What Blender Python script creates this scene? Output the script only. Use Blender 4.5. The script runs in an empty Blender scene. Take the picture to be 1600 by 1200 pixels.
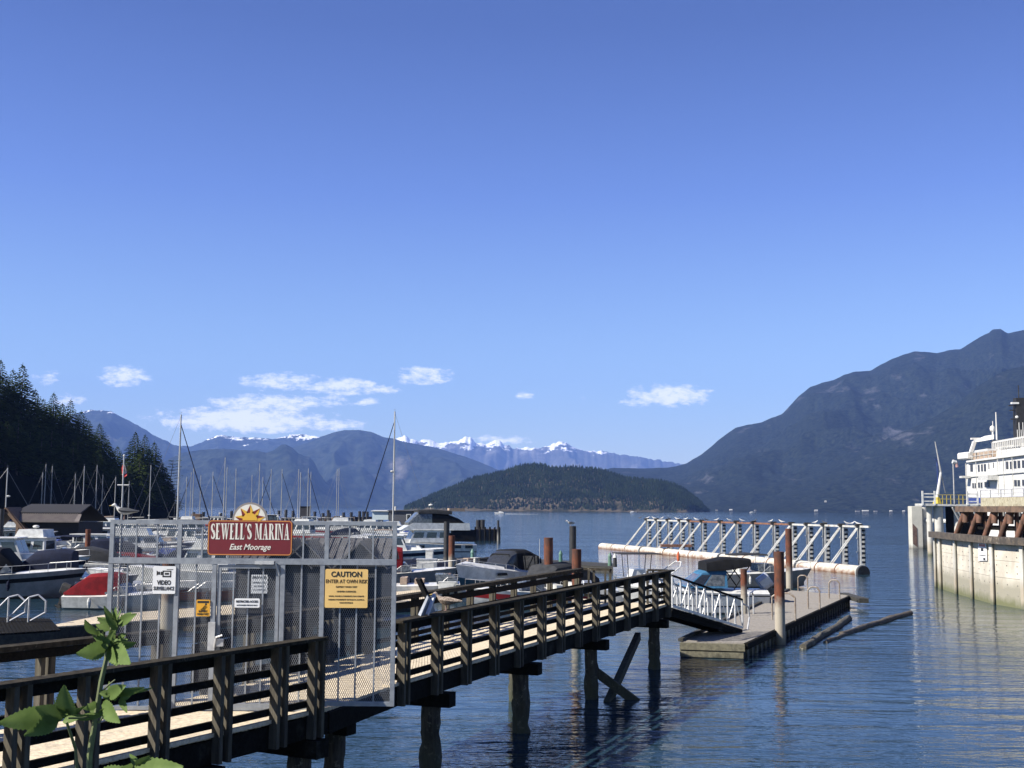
import bpy, math, random
from mathutils import Vector, Matrix, noise
R = math.radians
sc = bpy.context.scene
col = sc.collection
# ------------------------------------------------------------------ camera
F_PX, EYE = 1850.0, 4.8
PITCH, ROLL = math.atan(193.5/F_PX), R(0.42)
_F = Vector((0, math.cos(PITCH), math.sin(PITCH)))
_R0 = Vector((1, 0, 0)); _U0 = Vector((0, -math.sin(PITCH), math.cos(PITCH)))
_RT = _R0*math.cos(ROLL) + _U0*math.sin(ROLL)
_UP = _U0*math.cos(ROLL) - _R0*math.sin(ROLL)
cam_d = bpy.data.cameras.new('camera'); cam = bpy.data.objects.new('camera', cam_d); col.objects.link(cam)
m = Matrix((_RT, _UP, -_F)).transposed().to_4x4(); m.translation = (0, 0, EYE)
cam.matrix_world = m
cam_d.sensor_width = 36; cam_d.lens = 36*F_PX/1600
cam_d.clip_start = 0.1; cam_d.clip_end = 60000
sc.camera = cam
# ------------------------------------------------------------------ sky
SUN_EL, SUN_AZ = R(40), R(-111)          # azimuth from +Y towards +X
w = bpy.data.worlds.new('World'); sc.world = w; w.use_nodes = True
nt = w.node_tree; nt.nodes.clear()
def N(t, nt=nt, **k):
    n = nt.nodes.new(t)
    for a, b in k.items():
        if a.startswith('i_'): n.inputs[a[2:].replace('_', ' ')].default_value = b
        else: setattr(n, a, b)
    return n
sky = N('ShaderNodeTexSky', sky_type='NISHITA', sun_disc=False, sun_elevation=SUN_EL, sun_rotation=SUN_AZ,
        altitude=50, air_density=1.0, dust_density=0.25, ozone_density=2.5)
tint = N('ShaderNodeMix', data_type='RGBA', blend_type='MULTIPLY'); tint.inputs[0].default_value = 1
hsv = N('ShaderNodeHueSaturation'); hsv.inputs['Saturation'].default_value = 1.0
bg = N('ShaderNodeBackground'); bg.inputs[1].default_value = 0.052
out = N('ShaderNodeOutputWorld')
L = nt.links.new
grad = N('ShaderNodeValToRGB'); gtc = N('ShaderNodeTexCoord'); gs = N('ShaderNodeSeparateXYZ'); L = nt.links.new
L(gtc.outputs['Generated'], gs.inputs[0]); L(gs.outputs[2], grad.inputs[0]); L(grad.outputs[0], tint.inputs[7])
GR = [(0.0, (.64, .64, .68)), (.104, (.65, .675, .69)), (.257, (.375, .41, .655)), (.386, (.245, .275, .485)), (.8, (.22, .255, .46))]   # deep clear-air blue overhead
grad.color_ramp.elements[0].position = 0; grad.color_ramp.elements[1].position = 1
while len(grad.color_ramp.elements) < len(GR): grad.color_ramp.elements.new(.5)
for e_, (q_, c_) in zip(grad.color_ramp.elements, GR): e_.position = q_; e_.color = (*c_, 1)
tint2 = N('ShaderNodeVectorMath', operation='SCALE'); tint2.inputs['Scale'].default_value = 2.0
L(sky.outputs[0], tint.inputs[6]); L(tint.outputs[2], tint2.inputs[0]); L(tint2.outputs[0], hsv.inputs['Color'])
# clouds: soft banks at fixed compass bearings
tc = N('ShaderNodeTexCoord')
def vmath(op, a, b=None):
    n = N('ShaderNodeVectorMath', operation=op)
    L(a, n.inputs[0]) if not isinstance(a, tuple) else setattr(n.inputs[0], 'default_value', a)
    if b is not None:
        L(b, n.inputs[1]) if not isinstance(b, tuple) else setattr(n.inputs[1], 'default_value', b)
    return n.outputs[0]
def fmath(op, a, b=None, clamp=False):
    n = N('ShaderNodeMath', operation=op); n.use_clamp = clamp
    for i, x in enumerate((a, b)):
        if x is None: continue
        if isinstance(x, (int, float)): n.inputs[i].default_value = x
        else: L(x, n.inputs[i])
    return n.outputs[0]
sep = N('ShaderNodeSeparateXYZ'); L(tc.outputs['Generated'], sep.inputs[0])
ysafe = fmath('MAXIMUM', sep.outputs[1], 0.02)
U = fmath('DIVIDE', sep.outputs[0], ysafe); V = fmath('DIVIDE', sep.outputs[2], ysafe)   # gnomonic bearing coordinates
comb = N('ShaderNodeCombineXYZ'); L(U, comb.inputs[0]); L(V, comb.inputs[1])
cn = N('ShaderNodeTexNoise'); cn.inputs['Scale'].default_value = 72; cn.inputs['Detail'].default_value = 7; cn.inputs['Roughness'].default_value = 0.7
cmap = N('ShaderNodeMapping'); cmap.inputs['Scale'].default_value = (1.0, 2.3, 1)
L(comb.outputs[0], cmap.inputs[0]); L(cmap.outputs[0], cn.inputs['Vector'])
cn2 = N('ShaderNodeTexNoise'); cn2.inputs['Scale'].default_value = 11; cn2.inputs['Detail'].default_value = 4
L(cmap.outputs[0], cn2.inputs['Vector'])
# (px, py, half width px, half height px, strength) of each bank
CL = [(192, 588, 52, 19, 1.0), (75, 590, 30, 14, .6), (440, 596, 78, 17, .95), (530, 604, 66, 17, .95), (430, 630, 125, 17, .95), (500, 628, 60, 14, .8),
      (380, 655, 170, 24, 1.0), (520, 664, 70, 12, .8), (572, 628, 26, 8, .8), (662, 586, 50, 18, .85), (600, 608, 34, 10, .6), (822, 618, 20, 8, .7),
      (1050, 618, 78, 20, .95), (1000, 628, 40, 10, .7), (780, 688, 60, 10, .7), (890, 622, 60, 8, .35), (110, 625, 34, 12, .6)]
acc = None
for (px, py, hw, hh, st) in CL:
    d = _F*F_PX + _RT*(px-800) - _UP*(py-600)
    u0, v0 = d.x/d.y, d.z/d.y
    a = fmath('POWER', fmath('DIVIDE', fmath('SUBTRACT', U, u0), hw/F_PX*1.15), 2)
    b = fmath('POWER', fmath('DIVIDE', fmath('SUBTRACT', V, v0), hh/F_PX*1.15), 2)
    e = fmath('MULTIPLY', fmath('SUBTRACT', 1.0, fmath('ADD', fmath('ABSOLUTE', a), fmath('ABSOLUTE', b)), clamp=True), st)
    acc = e if acc is None else fmath('MAXIMUM', acc, e)
nn = fmath('ADD', fmath('MULTIPLY', cn.outputs[0], 2.6), fmath('MULTIPLY', cn2.outputs[0], 0.9))
cm = fmath('ADD', fmath('MULTIPLY', acc, 1.0), fmath('SUBTRACT', nn, 2.16))
cm = fmath('MULTIPLY', fmath('MULTIPLY', cm, 1.7, clamp=True), fmath('MULTIPLY', acc, 3, clamp=True), clamp=True)
cm = fmath('MULTIPLY', cm, 0.92)
cmix = N('ShaderNodeMix', data_type='RGBA'); L(cm, cmix.inputs[0]); L(hsv.outputs[0], cmix.inputs[6]); cmix.inputs[7].default_value = (16, 15.6, 15.8, 1)
L(cmix.outputs[2], bg.inputs[0]); L(bg.outputs[0], out.inputs[0])
# ------------------------------------------------------------------ sun
sd = bpy.data.lights.new('sun', 'SUN'); sun = bpy.data.objects.new('sun', sd); col.objects.link(sun)
sd.energy = 5.0; sd.angle = R(0.5); sd.color = (1.0, 0.94, 0.85)
S = Vector((math.sin(SUN_AZ)*math.cos(SUN_EL), math.cos(SUN_AZ)*math.cos(SUN_EL), math.sin(SUN_EL)))
sun.rotation_euler = S.to_track_quat('Z', 'Y').to_euler()
sc.view_settings.view_transform = 'Standard'; sc.view_settings.look = 'None'
sc.view_settings.exposure = 1.2; sc.view_settings.gamma = 1; sc.view_settings.use_curve_mapping = False
sc.render.engine = 'CYCLES'
sc.cycles.use_denoising = True; sc.cycles.max_bounces = 6; sc.cycles.diffuse_bounces = 2; sc.cycles.glossy_bounces = 3
sc.cycles.transparent_max_bounces = 12; sc.cycles.transmission_bounces = 3; sc.cycles.volume_bounces = 0
sc.cycles.caustics_reflective = False; sc.cycles.caustics_refractive = False; sc.cycles.sample_clamp_indirect = 6
# ------------------------------------------------------------------ pixel -> world helpers (photo pixels, 1600 x 1200)
def ray(px, py): return _F*F_PX + _RT*(px-800) - _UP*(py-600)
def g(px, py, z=0.0):
    d = ray(px, py); t = (z-EYE)/d.z; return Vector((d.x*t, d.y*t, z))
def gy(px, py, Y):
    d = ray(px, py); t = Y/d.y; return Vector((d.x*t, Y, EYE+d.z*t))
def gv(px, py, A, B):                    # on the vertical plane through ground points A, B
    d = ray(px, py); n = Vector((-(B[1]-A[1]), B[0]-A[0], 0)); t = n.dot(Vector((A[0], A[1], 0)))/n.dot(d)
    return Vector((d.x*t, d.y*t, EYE+d.z*t))
def Xat(px, Y): return gy(px, 795, Y).x
# ------------------------------------------------------------------ mesh helpers
OFF = {}
class MB:
    def __init__(s): s.v = []; s.f = []
    def add(s, vs, fs):
        k = len(s.v); s.v += [tuple(v) for v in vs]; s.f += [tuple(i+k for i in f) for f in fs]; return s
    def hexa(s, p): return s.add(p, [(0,3,2,1),(4,5,6,7),(0,1,5,4),(1,2,6,5),(2,3,7,6),(3,0,4,7)])
    def box(s, cx, cy, cz, sx, sy, sz, rz=0):
        c, n = math.cos(rz), math.sin(rz); P = []
        for z in (-.5, .5):
            for x, y in ((-.5,-.5),(.5,-.5),(.5,.5),(-.5,.5)):
                X, Y = x*sx, y*sy; P.append((cx+X*c-Y*n, cy+X*n+Y*c, cz+z*sz))
        return s.hexa(P)
    def bx(s, x0, x1, y0, y1, z0, z1): return s.box((x0+x1)/2, (y0+y1)/2, (z0+z1)/2, abs(x1-x0), abs(y1-y0), abs(z1-z0))
    def bar(s, p, q, w, h, up=(0,0,1)):
        p, q = Vector(p), Vector(q); d = (q-p).normalized(); u = Vector(up)
        if abs(d.dot(u)) > .98: u = Vector((0,1,0))
        r = d.cross(u).normalized(); u = r.cross(d); P = []
        for e in (p, q):
            for a, b in ((-1,-1),(1,-1),(1,1),(-1,1)): P.append(e + r*(a*w/2) + u*(b*h/2))
        return s.add(P, [(0,1,2,3),(7,6,5,4),(0,4,5,1),(1,5,6,2),(2,6,7,3),(3,7,4,0)])
    def tube(s, p, q, r, r2=None, n=8, caps=True):
        p, q = Vector(p), Vector(q); r2 = r if r2 is None else r2; d = (q-p).normalized()
        u = Vector((0,0,1)) if abs(d.z) < .9 else Vector((0,1,0)); a = d.cross(u).normalized(); b = a.cross(d); P = []
        for e, rr in ((p, r), (q, r2)):
            for i in range(n):
                t = 2*math.pi*i/n; P.append(e + (a*math.cos(t)+b*math.sin(t))*rr)
        fs = [(i, (i+1)%n, n+(i+1)%n, n+i) for i in range(n)]
        if caps: fs += [tuple(range(n))[::-1], tuple(range(n, 2*n))]
        return s.add(P, fs)
    def path(s, pts, r, n=6):
        for a, b in zip(pts, pts[1:]): s.tube(a, b, r, n=n)
        return s
    def loft(s, secs, caps=True, close=True):
        n = len(secs[0]); P = [p for q in secs for p in q]; fs = []
        for k in range(len(secs)-1):
            for i in range(n if close else n-1):
                j = (i+1) % n; fs.append((k*n+i, k*n+j, (k+1)*n+j, (k+1)*n+i))
        if caps: fs += [tuple(range(n))[::-1], tuple(range((len(secs)-1)*n, len(secs)*n))]
        return s.add(P, fs)
    def prism(s, poly, z0, z1): return s.loft([[(x, y, z0) for x, y in poly], [(x, y, z1) for x, y in poly]])
    def prismv(s, poly, O, ux, dep):      # polygon in a vertical plane: O + ux*x + Z*y, extruded by vector dep
        O, ux, dep = Vector(O), Vector(ux), Vector(dep)
        a = [O + ux*x + Vector((0,0,y)) for x, y in poly]
        return s.loft([a, [p+dep for p in a]])
    def ball(s, c, rx, ry=None, rz=None, n=10, m=6):
        ry = ry or rx; rz = rz or rx; c = Vector(c); P = [c+Vector((0,0,-rz))]
        for j in range(1, m):
            t = -math.pi/2 + math.pi*j/m
            for i in range(n):
                a = 2*math.pi*i/n; P.append(c+Vector((rx*math.cos(t)*math.cos(a), ry*math.cos(t)*math.sin(a), rz*math.sin(t))))
        P.append(c+Vector((0,0,rz))); fs = []
        for i in range(n): fs.append((0, 1+(i+1)%n, 1+i))
        for j in range(m-2):
            for i in range(n): fs.append((1+j*n+i, 1+j*n+(i+1)%n, 1+(j+1)*n+(i+1)%n, 1+(j+1)*n+i))
        k = 1+(m-2)*n
        for i in range(n): fs.append((k+i, k+(i+1)%n, len(P)-1))
        return s.add(P, fs)
    def patch(s, q, u0, u1, v0, v1, off=.004, th=.012):   # thin slab proud of quad q = (bl, br, tr, tl)
        q = [Vector(a) for a in q]; nrm = (q[1]-q[0]).cross(q[3]-q[0]).normalized()
        def P(u, v): return (q[0]*(1-u)+q[1]*u)*(1-v) + (q[3]*(1-u)+q[2]*u)*v
        c = [P(u0,v0), P(u1,v0), P(u1,v1), P(u0,v1)]
        return s.hexa([a+nrm*(off-th) for a in c] + [a+nrm*off for a in c])
    def build(s, name, mat, parent=None, smooth=False, local=False, origin=None, bevel=0):
        o0 = Vector((0,0,0))
        if parent is not None: o0 = Vector((0,0,0)) if local else OFF.get(parent.name, Vector((0,0,0)))
        elif origin is not None: o0 = Vector(origin)
        me = bpy.data.meshes.new(name); me.from_pydata([(x-o0.x, y-o0.y, z-o0.z) for x, y, z in s.v], [], s.f)
        me.materials.append(mat); me.update()
        if smooth:
            me.shade_smooth()
            try: me.set_sharp_from_angle(angle=R(38))
            except Exception: pass
        o = bpy.data.objects.new(name, me); col.objects.link(o)
        if parent is not None:
            o.parent = parent; OFF[o.name] = OFF.get(parent.name, Vector((0,0,0)))
        elif origin is not None: o.location = origin; OFF[o.name] = Vector(origin)
        if bevel:
            b = o.modifiers.new('bevel', 'BEVEL'); b.width = bevel; b.segments = 1; b.limit_method = 'ANGLE'
        return o
def tag(o, label=None, cat=None, group=None, kind=None):
    if label: o['label'] = label
    if cat: o['category'] = cat
    if group: o['group'] = group
    if kind: o['kind'] = kind
    return o
def thing(name, label, cat, loc=(0,0,0), rz=0, group=None):
    o = bpy.data.objects.new(name, None); col.objects.link(o); o.location = loc; o.rotation_euler = (0,0,rz)
    o.empty_display_size = .3; OFF[o.name] = Vector(loc); return tag(o, label, cat, group)
def kids(o): return [c for c in KID.get(o.name, [])]
KID = {}
def copy_tree(o, parent=None):
    c = o.copy(); col.objects.link(c)
    if parent is not None: c.parent = parent
    for ch in list(o.children): copy_tree(ch, c)
    return c
# ------------------------------------------------------------------ materials
ALB = .82
def M(name, c, rough=.6, metal=0., c2=None, scale=6., detail=4., lo=.4, hi=.6, bump=0., bscale=None, stretch=(1,1,1), alpha=None, spec=None, coat=0.):
    if c2 is None: c2 = tuple(x*.8 for x in c)
    c = tuple(x*ALB for x in c); c2 = tuple(x*ALB for x in c2)
    mt = bpy.data.materials.new(name); mt.use_nodes = True; t = mt.node_tree; p = t.nodes['Principled BSDF']; K = t.links.new
    p.inputs['Base Color'].default_value = (*c, 1); p.inputs['Roughness'].default_value = rough; p.inputs['Metallic'].default_value = metal
    if spec is not None: p.inputs['Specular IOR Level'].default_value = spec
    if coat: p.inputs['Coat Weight'].default_value = coat
    tcn = t.nodes.new('ShaderNodeTexCoord'); mp = t.nodes.new('ShaderNodeMapping'); mp.inputs['Scale'].default_value = stretch
    K(tcn.outputs['Object'], mp.inputs[0])
    nz = t.nodes.new('ShaderNodeTexNoise'); nz.inputs['Scale'].default_value = scale; nz.inputs['Detail'].default_value = detail; nz.inputs['Roughness'].default_value = .65
    K(mp.outputs[0], nz.inputs['Vector'])
    rp = t.nodes.new('ShaderNodeMapRange'); rp.inputs[1].default_value = lo; rp.inputs[2].default_value = hi; K(nz.outputs[0], rp.inputs[0])
    mx = t.nodes.new('ShaderNodeMix'); mx.data_type = 'RGBA'; K(rp.outputs[0], mx.inputs[0])
    mx.inputs[6].default_value = (*c, 1); mx.inputs[7].default_value = (*c2, 1); K(mx.outputs[2], p.inputs['Base Color'])
    if bump:
        b = t.nodes.new('ShaderNodeBump'); b.inputs['Strength'].default_value = bump; b.inputs['Distance'].default_value = .02
        if bscale:
            n2 = t.nodes.new('ShaderNodeTexNoise'); n2.inputs['Scale'].default_value = bscale; n2.inputs['Detail'].default_value = 5
            K(mp.outputs[0], n2.inputs['Vector']); K(n2.outputs[0], b.inputs['Height'])
        else: K(nz.outputs[0], b.inputs['Height'])
        K(b.outputs[0], p.inputs['Normal'])
    mt['mix'] = mx.name
    return mt
def zband(mt, z0, z1, c, scale=3., amt=1.0, jitter=.35, rough=None):
    """blend colour c in below height z0 (fully) fading by z1 - wet or weedy or scaled lower end of a pile (world height)"""
    t = mt.node_tree; K = t.links.new; p = t.nodes['Principled BSDF']; src = p.inputs['Base Color'].links[0].from_socket
    ge = t.nodes.new('ShaderNodeNewGeometry'); sp = t.nodes.new('ShaderNodeSeparateXYZ'); K(ge.outputs['Position'], sp.inputs[0])
    nz = t.nodes.new('ShaderNodeTexNoise'); nz.inputs['Scale'].default_value = scale; nz.inputs['Detail'].default_value = 4; K(ge.outputs['Position'], nz.inputs['Vector'])
    a = t.nodes.new('ShaderNodeMath'); a.operation = 'MULTIPLY_ADD'; K(nz.outputs[0], a.inputs[0]); a.inputs[1].default_value = -2*jitter; K(sp.outputs[2], a.inputs[2])
    r = t.nodes.new('ShaderNodeMapRange'); K(a.outputs[0], r.inputs[0]); r.inputs[1].default_value = z0-jitter; r.inputs[2].default_value = z1-jitter
    r.inputs[3].default_value = amt; r.inputs[4].default_value = 0
    mx = t.nodes.new('ShaderNodeMix'); mx.data_type = 'RGBA'; K(r.outputs[0], mx.inputs[0]); K(src, mx.inputs[6]); mx.inputs[7].default_value = (*c, 1)
    K(mx.outputs[2], p.inputs['Base Color']); return mt
def stain(mt, c, scale, lo, hi, stretch=(1,1,1), amt=1.):
    t = mt.node_tree; K = t.links.new; p = t.nodes['Principled BSDF']; src = p.inputs['Base Color'].links[0].from_socket
    tcn = t.nodes.new('ShaderNodeTexCoord'); mp = t.nodes.new('ShaderNodeMapping'); mp.inputs['Scale'].default_value = stretch; K(tcn.outputs['Object'], mp.inputs[0])
    nz = t.nodes.new('ShaderNodeTexNoise'); nz.inputs['Scale'].default_value = scale; nz.inputs['Detail'].default_value = 6; nz.inputs['Roughness'].default_value = .7; K(mp.outputs[0], nz.inputs['Vector'])
    r = t.nodes.new('ShaderNodeMapRange'); K(nz.outputs[0], r.inputs[0]); r.inputs[1].default_value = lo; r.inputs[2].default_value = hi; r.inputs[4].default_value = amt
    mx = t.nodes.new('ShaderNodeMix'); mx.data_type = 'RGBA'; K(r.outputs[0], mx.inputs[0]); K(src, mx.inputs[6]); mx.inputs[7].default_value = (*c, 1)
    K(mx.outputs[2], p.inputs['Base Color']); return mt
m_deck = stain(M('weathered_deck_wood', (.70,.60,.43), .85, c2=(.50,.42,.30), scale=14, stretch=(1,1,1), bump=.4, bscale=30), (.24,.20,.155), 2.2, .54, .74, amt=.7)
m_dark = stain(M('dark_creosote_wood', (.015,.014,.012), .9, spec=.06, c2=(.008,.008,.007), scale=16, bump=.5, bscale=40), (.06,.056,.045), 1.6, .58, .74, amt=.7)
m_post = stain(M('grey_brown_post_wood', (.12,.108,.082), .85, spec=.06, c2=(.07,.063,.05), scale=12, stretch=(1,1,.15), bump=.4, bscale=50), (.05,.045,.04), 2, .5, .7, amt=.6)
m_cap = stain(M('mossy_rail_wood', (.055,.048,.036), .95, spec=.06, c2=(.028,.025,.02), scale=10, bump=.6, bscale=60), (.19,.17,.13), 5, .6, .72)
m_pile = zband(stain(M('old_timber_pile', (.085,.075,.06), .9, spec=.2, c2=(.035,.032,.028), scale=5, stretch=(3,3,.4), bump=.9, bscale=18), (.2,.19,.15), 9, .57, .68), -.1, 1.0, (.05,.055,.035), scale=7, jitter=.4)
m_rust = zband(M('rusty_steel', (.165,.045,.015), .85, c2=(.065,.024,.013), scale=3, stretch=(1,1,.5), bump=.25, bscale=30), 1.15, 1.75, (.30,.27,.215), scale=5, jitter=.35)
m_rust = zband(m_rust, .05, .45, (.22,.19,.12), scale=9, jitter=.2)
m_blackpile = zband(M('black_pile', (.022,.022,.024), .6, c2=(.012,.012,.012), scale=4), .6, 1.4, (.2,.19,.16), scale=6, jitter=.3)
m_galv = M('galvanised_steel', (.36,.39,.42), .5, .35, c2=(.25,.27,.30), scale=9, lo=.35, hi=.65)
m_mesh = M('expanded_steel_mesh', (.20,.215,.24), .65, .2)
m_alu = M('bright_aluminium', (.66,.66,.65), .4, .4, c2=(.5,.5,.5), scale=5)
m_white = M('white_gelcoat', (.76,.76,.72), .3, c2=(.56,.56,.53), scale=2, coat=.3)
m_offw = M('aged_white_paint', (.62,.62,.58), .5, c2=(.45,.45,.42), scale=3)
m_greyh = M('grey_hull', (.27,.27,.26), .4, c2=(.20,.20,.195), scale=2)
m_glass = M('dark_window_glass', (.02,.025,.03), .06, c2=(.03,.035,.04), scale=2, spec=.8)
m_clearv = M('clear_vinyl_window', (.05,.06,.065), .12, c2=(.13,.145,.15), scale=5, spec=.7)
m_black = M('black_canvas', (.007,.0075,.009), .85, spec=.15, c2=(.013,.0135,.015), scale=3, bump=.3, bscale=8)
m_greyc = M('charcoal_canvas', (.042,.044,.048), .9, spec=.15, c2=(.026,.028,.031), scale=3, bump=.3, bscale=6)
m_navy = M('navy_canvas', (.013,.018,.040), .85, spec=.15, c2=(.009,.012,.027), scale=3, bump=.3, bscale=6)
m_red = M('red_canvas', (.17,.007,.011), .85, spec=.15, c2=(.11,.005,.008), scale=3, bump=.3, bscale=6)
m_blue = M('blue_canvas', (.03,.15,.28), .8, c2=(.02,.10,.20), scale=4, bump=.3, bscale=6)
m_rblue = M('royal_blue_canvas', (.02,.05,.24), .8, c2=(.015,.035,.16), scale=4)
m_tan = M('tan_canvas', (.42,.32,.24), .85, c2=(.33,.25,.19), scale=4)
m_orange = M('orange_float', (.60,.13,.04), .6, c2=(.45,.09,.03), scale=4)
m_teal = M('teal_stripe', (.01,.075,.115), .3, c2=(.008,.055,.09), scale=2, coat=.3)
m_rstripe = M('red_stripe', (.42,.03,.03), .35)
m_engine = M('dark_engine_cowl', (.03,.035,.05), .25, c2=(.02,.024,.035), scale=3, coat=.4)
m_silver = M('silver_engine', (.45,.48,.54), .3, .3)
m_mast = M('mast_aluminium', (.52,.52,.50), .45, .25)
m_wire = M('rigging_wire', (.2,.21,.23), .5, .3)
m_rubber = M('black_rubber', (.02,.02,.02), .8)
m_yellow = M('yellow_paint', (.62,.48,.05), .6, c2=(.45,.35,.05), scale=4)
m_brown = M('brown_trim_wood', (.20,.12,.07), .8, c2=(.13,.08,.05), scale=6)
# ================================================================== WATER
mw = bpy.data.materials.new('sea_water'); mw.use_nodes = True; t = mw.node_tree; p = t.nodes['Principled BSDF']; K = t.links.new
p.inputs['Base Color'].default_value = (.014, .034, .050, 1); p.inputs['Roughness'].default_value = .05; p.inputs['IOR'].default_value = 1.333
ge = t.nodes.new('ShaderNodeNewGeometry')
def wn(scale, stretch, detail, rough=.55, dist=0.):
    mp = t.nodes.new('ShaderNodeMapping'); mp.inputs['Scale'].default_value = stretch; K(ge.outputs['Position'], mp.inputs[0])
    n = t.nodes.new('ShaderNodeTexNoise'); n.inputs['Scale'].default_value = scale; n.inputs['Detail'].default_value = detail
    n.inputs['Roughness'].default_value = rough; n.inputs['Distortion'].default_value = dist; K(mp.outputs[0], n.inputs['Vector']); return n.outputs[0]
def bump(h, d, prev=None, s=1.0):
    b = t.nodes.new('ShaderNodeBump'); b.inputs['Strength'].default_value = s; b.inputs['Distance'].default_value = d; K(h, b.inputs['Height'])
    if prev: K(prev, b.inputs['Normal'])
    return b.outputs[0]
# wind patches make some water ruffled and some calm
wp = wn(.045, (.5, 1.6, 1), 3)
mr = t.nodes.new('ShaderNodeMapRange'); K(wp, mr.inputs[0]); mr.inputs[1].default_value = .42; mr.inputs[2].default_value = .62; mr.inputs[3].default_value = .35; mr.inputs[4].default_value = 1.0
b1 = bump(wn(.55, (.45, 1.25, 1), 3, .5), .11)
b2 = t.nodes.new('ShaderNodeBump'); K(mr.outputs[0], b2.inputs['Strength']); b2.inputs['Distance'].default_value = .06; K(wn(2.1, (.42, 1.2, 1), 3, .55, .3), b2.inputs['Height']); K(b1, b2.inputs['Normal'])
b3 = t.nodes.new('ShaderNodeBump'); K(mr.outputs[0], b3.inputs['Strength']); b3.inputs['Distance'].default_value = .018; K(wn(8.5, (.5, 1.1, 1), 2), b3.inputs['Height']); K(b2.outputs[0], b3.inputs['Normal'])
K(b3.outputs[0], p.inputs['Normal'])
W_ = MB(); xs = [-12400, -400, -60, 60, 400, 12400]; ys = [-300, 0, 80, 400, 2000, 17700]
W_.add([(x, y, 0) for y in ys for x in xs], [(j*6+i, j*6+i+1, (j+1)*6+i+1, (j+1)*6+i) for j in range(5) for i in range(5)])
tag(W_.build('water', mw), kind='structure')
# ================================================================== MOUNTAINS
def interp(pr, x):
    if x <= pr[0][0]: return pr[0][1]
    for (a, b), (c, d) in zip(pr, pr[1:]):
        if x <= c: return b+(d-b)*(x-a)/(c-a)
    return pr[-1][1]
def mmat(name, forest, forest2, rock, rlo, rhi, nscale, snow=None, bare=None, rstretch=(1,1,1)):
    pass
    mt = M(name, forest, .95, c2=forest2, scale=nscale*11, detail=8, lo=.38, hi=.62, spec=.03)
    stain(mt, rock, nscale, rlo, rhi, stretch=rstretch, amt=.85)
    t = mt.node_tree; K = t.links.new; p = t.nodes['Principled BSDF']
    if snow:
        z0, z1, s1, s2 = snow
        src = p.inputs['Base Color'].links[0].from_socket
        ge = t.nodes.new('ShaderNodeNewGeometry'); sp = t.nodes.new('ShaderNodeSeparateXYZ'); K(ge.outputs['Position'], sp.inputs[0])
        nz = t.nodes.new('ShaderNodeTexNoise'); nz.inputs['Scale'].default_value = s1; nz.inputs['Detail'].default_value = 7; nz.inputs['Roughness'].default_value = .7
        mp = t.nodes.new('ShaderNodeMapping'); mp.inputs['Scale'].default_value = (1, .25, 1.6); K(ge.outputs['Position'], mp.inputs[0]); K(mp.outputs[0], nz.inputs['Vector'])
        r = t.nodes.new('ShaderNodeMapRange'); K(sp.outputs[2], r.inputs[0]); r.inputs[1].default_value = z0; r.inputs[2].default_value = z1; r.inputs[3].default_value = -.35; r.inputs[4].default_value = s2
        a = t.nodes.new('ShaderNodeMath'); a.operation = 'ADD'; K(nz.outputs[0], a.inputs[0]); K(r.outputs[0], a.inputs[1])
        r2 = t.nodes.new('ShaderNodeMapRange'); K(a.outputs[0], r2.inputs[0]); r2.inputs[1].default_value = .56; r2.inputs[2].default_value = .60
        mx = t.nodes.new('ShaderNodeMix'); mx.data_type = 'RGBA'; K(r2.outputs[0], mx.inputs[0]); K(src, mx.inputs[6]); mx.inputs[7].default_value = (.86, .88, .9, 1)
        K(mx.outputs[2], p.inputs['Base Color'])
    b = t.nodes.new('ShaderNodeBump'); b.inputs['Strength'].default_value = 1; b.inputs['Distance'].default_value = .02/nscale
    tcn = t.nodes.new('ShaderNodeTexCoord'); n2 = t.nodes.new('ShaderNodeTexNoise'); n2.inputs['Scale'].default_value = nscale*9; n2.inputs['Detail'].default_value = 9; n2.inputs['Roughness'].default_value = .68
    K(tcn.outputs['Object'], n2.inputs['Vector']); K(n2.outputs[0], b.inputs['Height']); K(b.outputs[0], p.inputs['Normal'])
    return mt
def mountain(name, prof, D, D0, mat, MF=1.0, amp=.13, spur=900., step=3.0, nv=34, jit=1.2, jag=6., seed=0, pw=1.15, back=.25):
    D *= MF; D0 *= MF; spur *= MF
    b = MB(); cols = []; x = prof[0][0]; xs = []
    while x <= prof[-1][0]: xs.append(x); x += step
    for x in xs:
        py = interp(prof, x) + jit*noise.fractal(Vector((x/jag, seed, 0)), .8, 2.1, 4)
        Rg = gy(x, py, D); H = max(Rg.z, 4); k = Rg.x/D; c = []
        for j in range(nv+1):
            t = j/nv; d = D0+(D-D0)*t; X = k*d
            n1 = 1-abs(noise.fractal(Vector((X/spur+seed*3.1, d/spur*.35, seed)), .9, 2.0, 5))*2.2
            n2 = noise.fractal(Vector((X/spur*2.7, d/spur*1.4, seed+9)), .9, 2.1, 5)
            h = H*(t**pw) + H*amp*math.sin(math.pi*min(1, t*1.0))**.8*(n1*.9-.45+n2*.5)
            if j == 0: h = -3
            elif j < nv:
                h = max(h, 1.0+H*.02*t)
                lim = EYE+(H-EYE)*(d/D)*1.0
                h = min(h, lim*.985)
            c.append((X, d, h))
        for q in (.25, .6, 1.):
            d = D+(D-D0)*back*q; c.append((k*d, d, H*(1-q)-3*q))
        cols.append(c)
    n = len(cols[0]); b.v = [p for c in cols for p in c]
    b.f = [(i*n+j, (i+1)*n+j, (i+1)*n+j+1, i*n+j+1) for i in range(len(cols)-1) for j in range(n-1)]
    o = b.build(name, mat, smooth=False); o.data.shade_smooth(); return tag(o, kind='structure')
fg, fg2 = (.008, .014, .014), (.040, .050, .036)
m_m_right = mmat('wooded_mountain', (.001,.004,.007), (.025,.033,.026), (.085, .085, .095), .60, .70, .0075, rstretch=(1, .4, 1.0))
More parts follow.
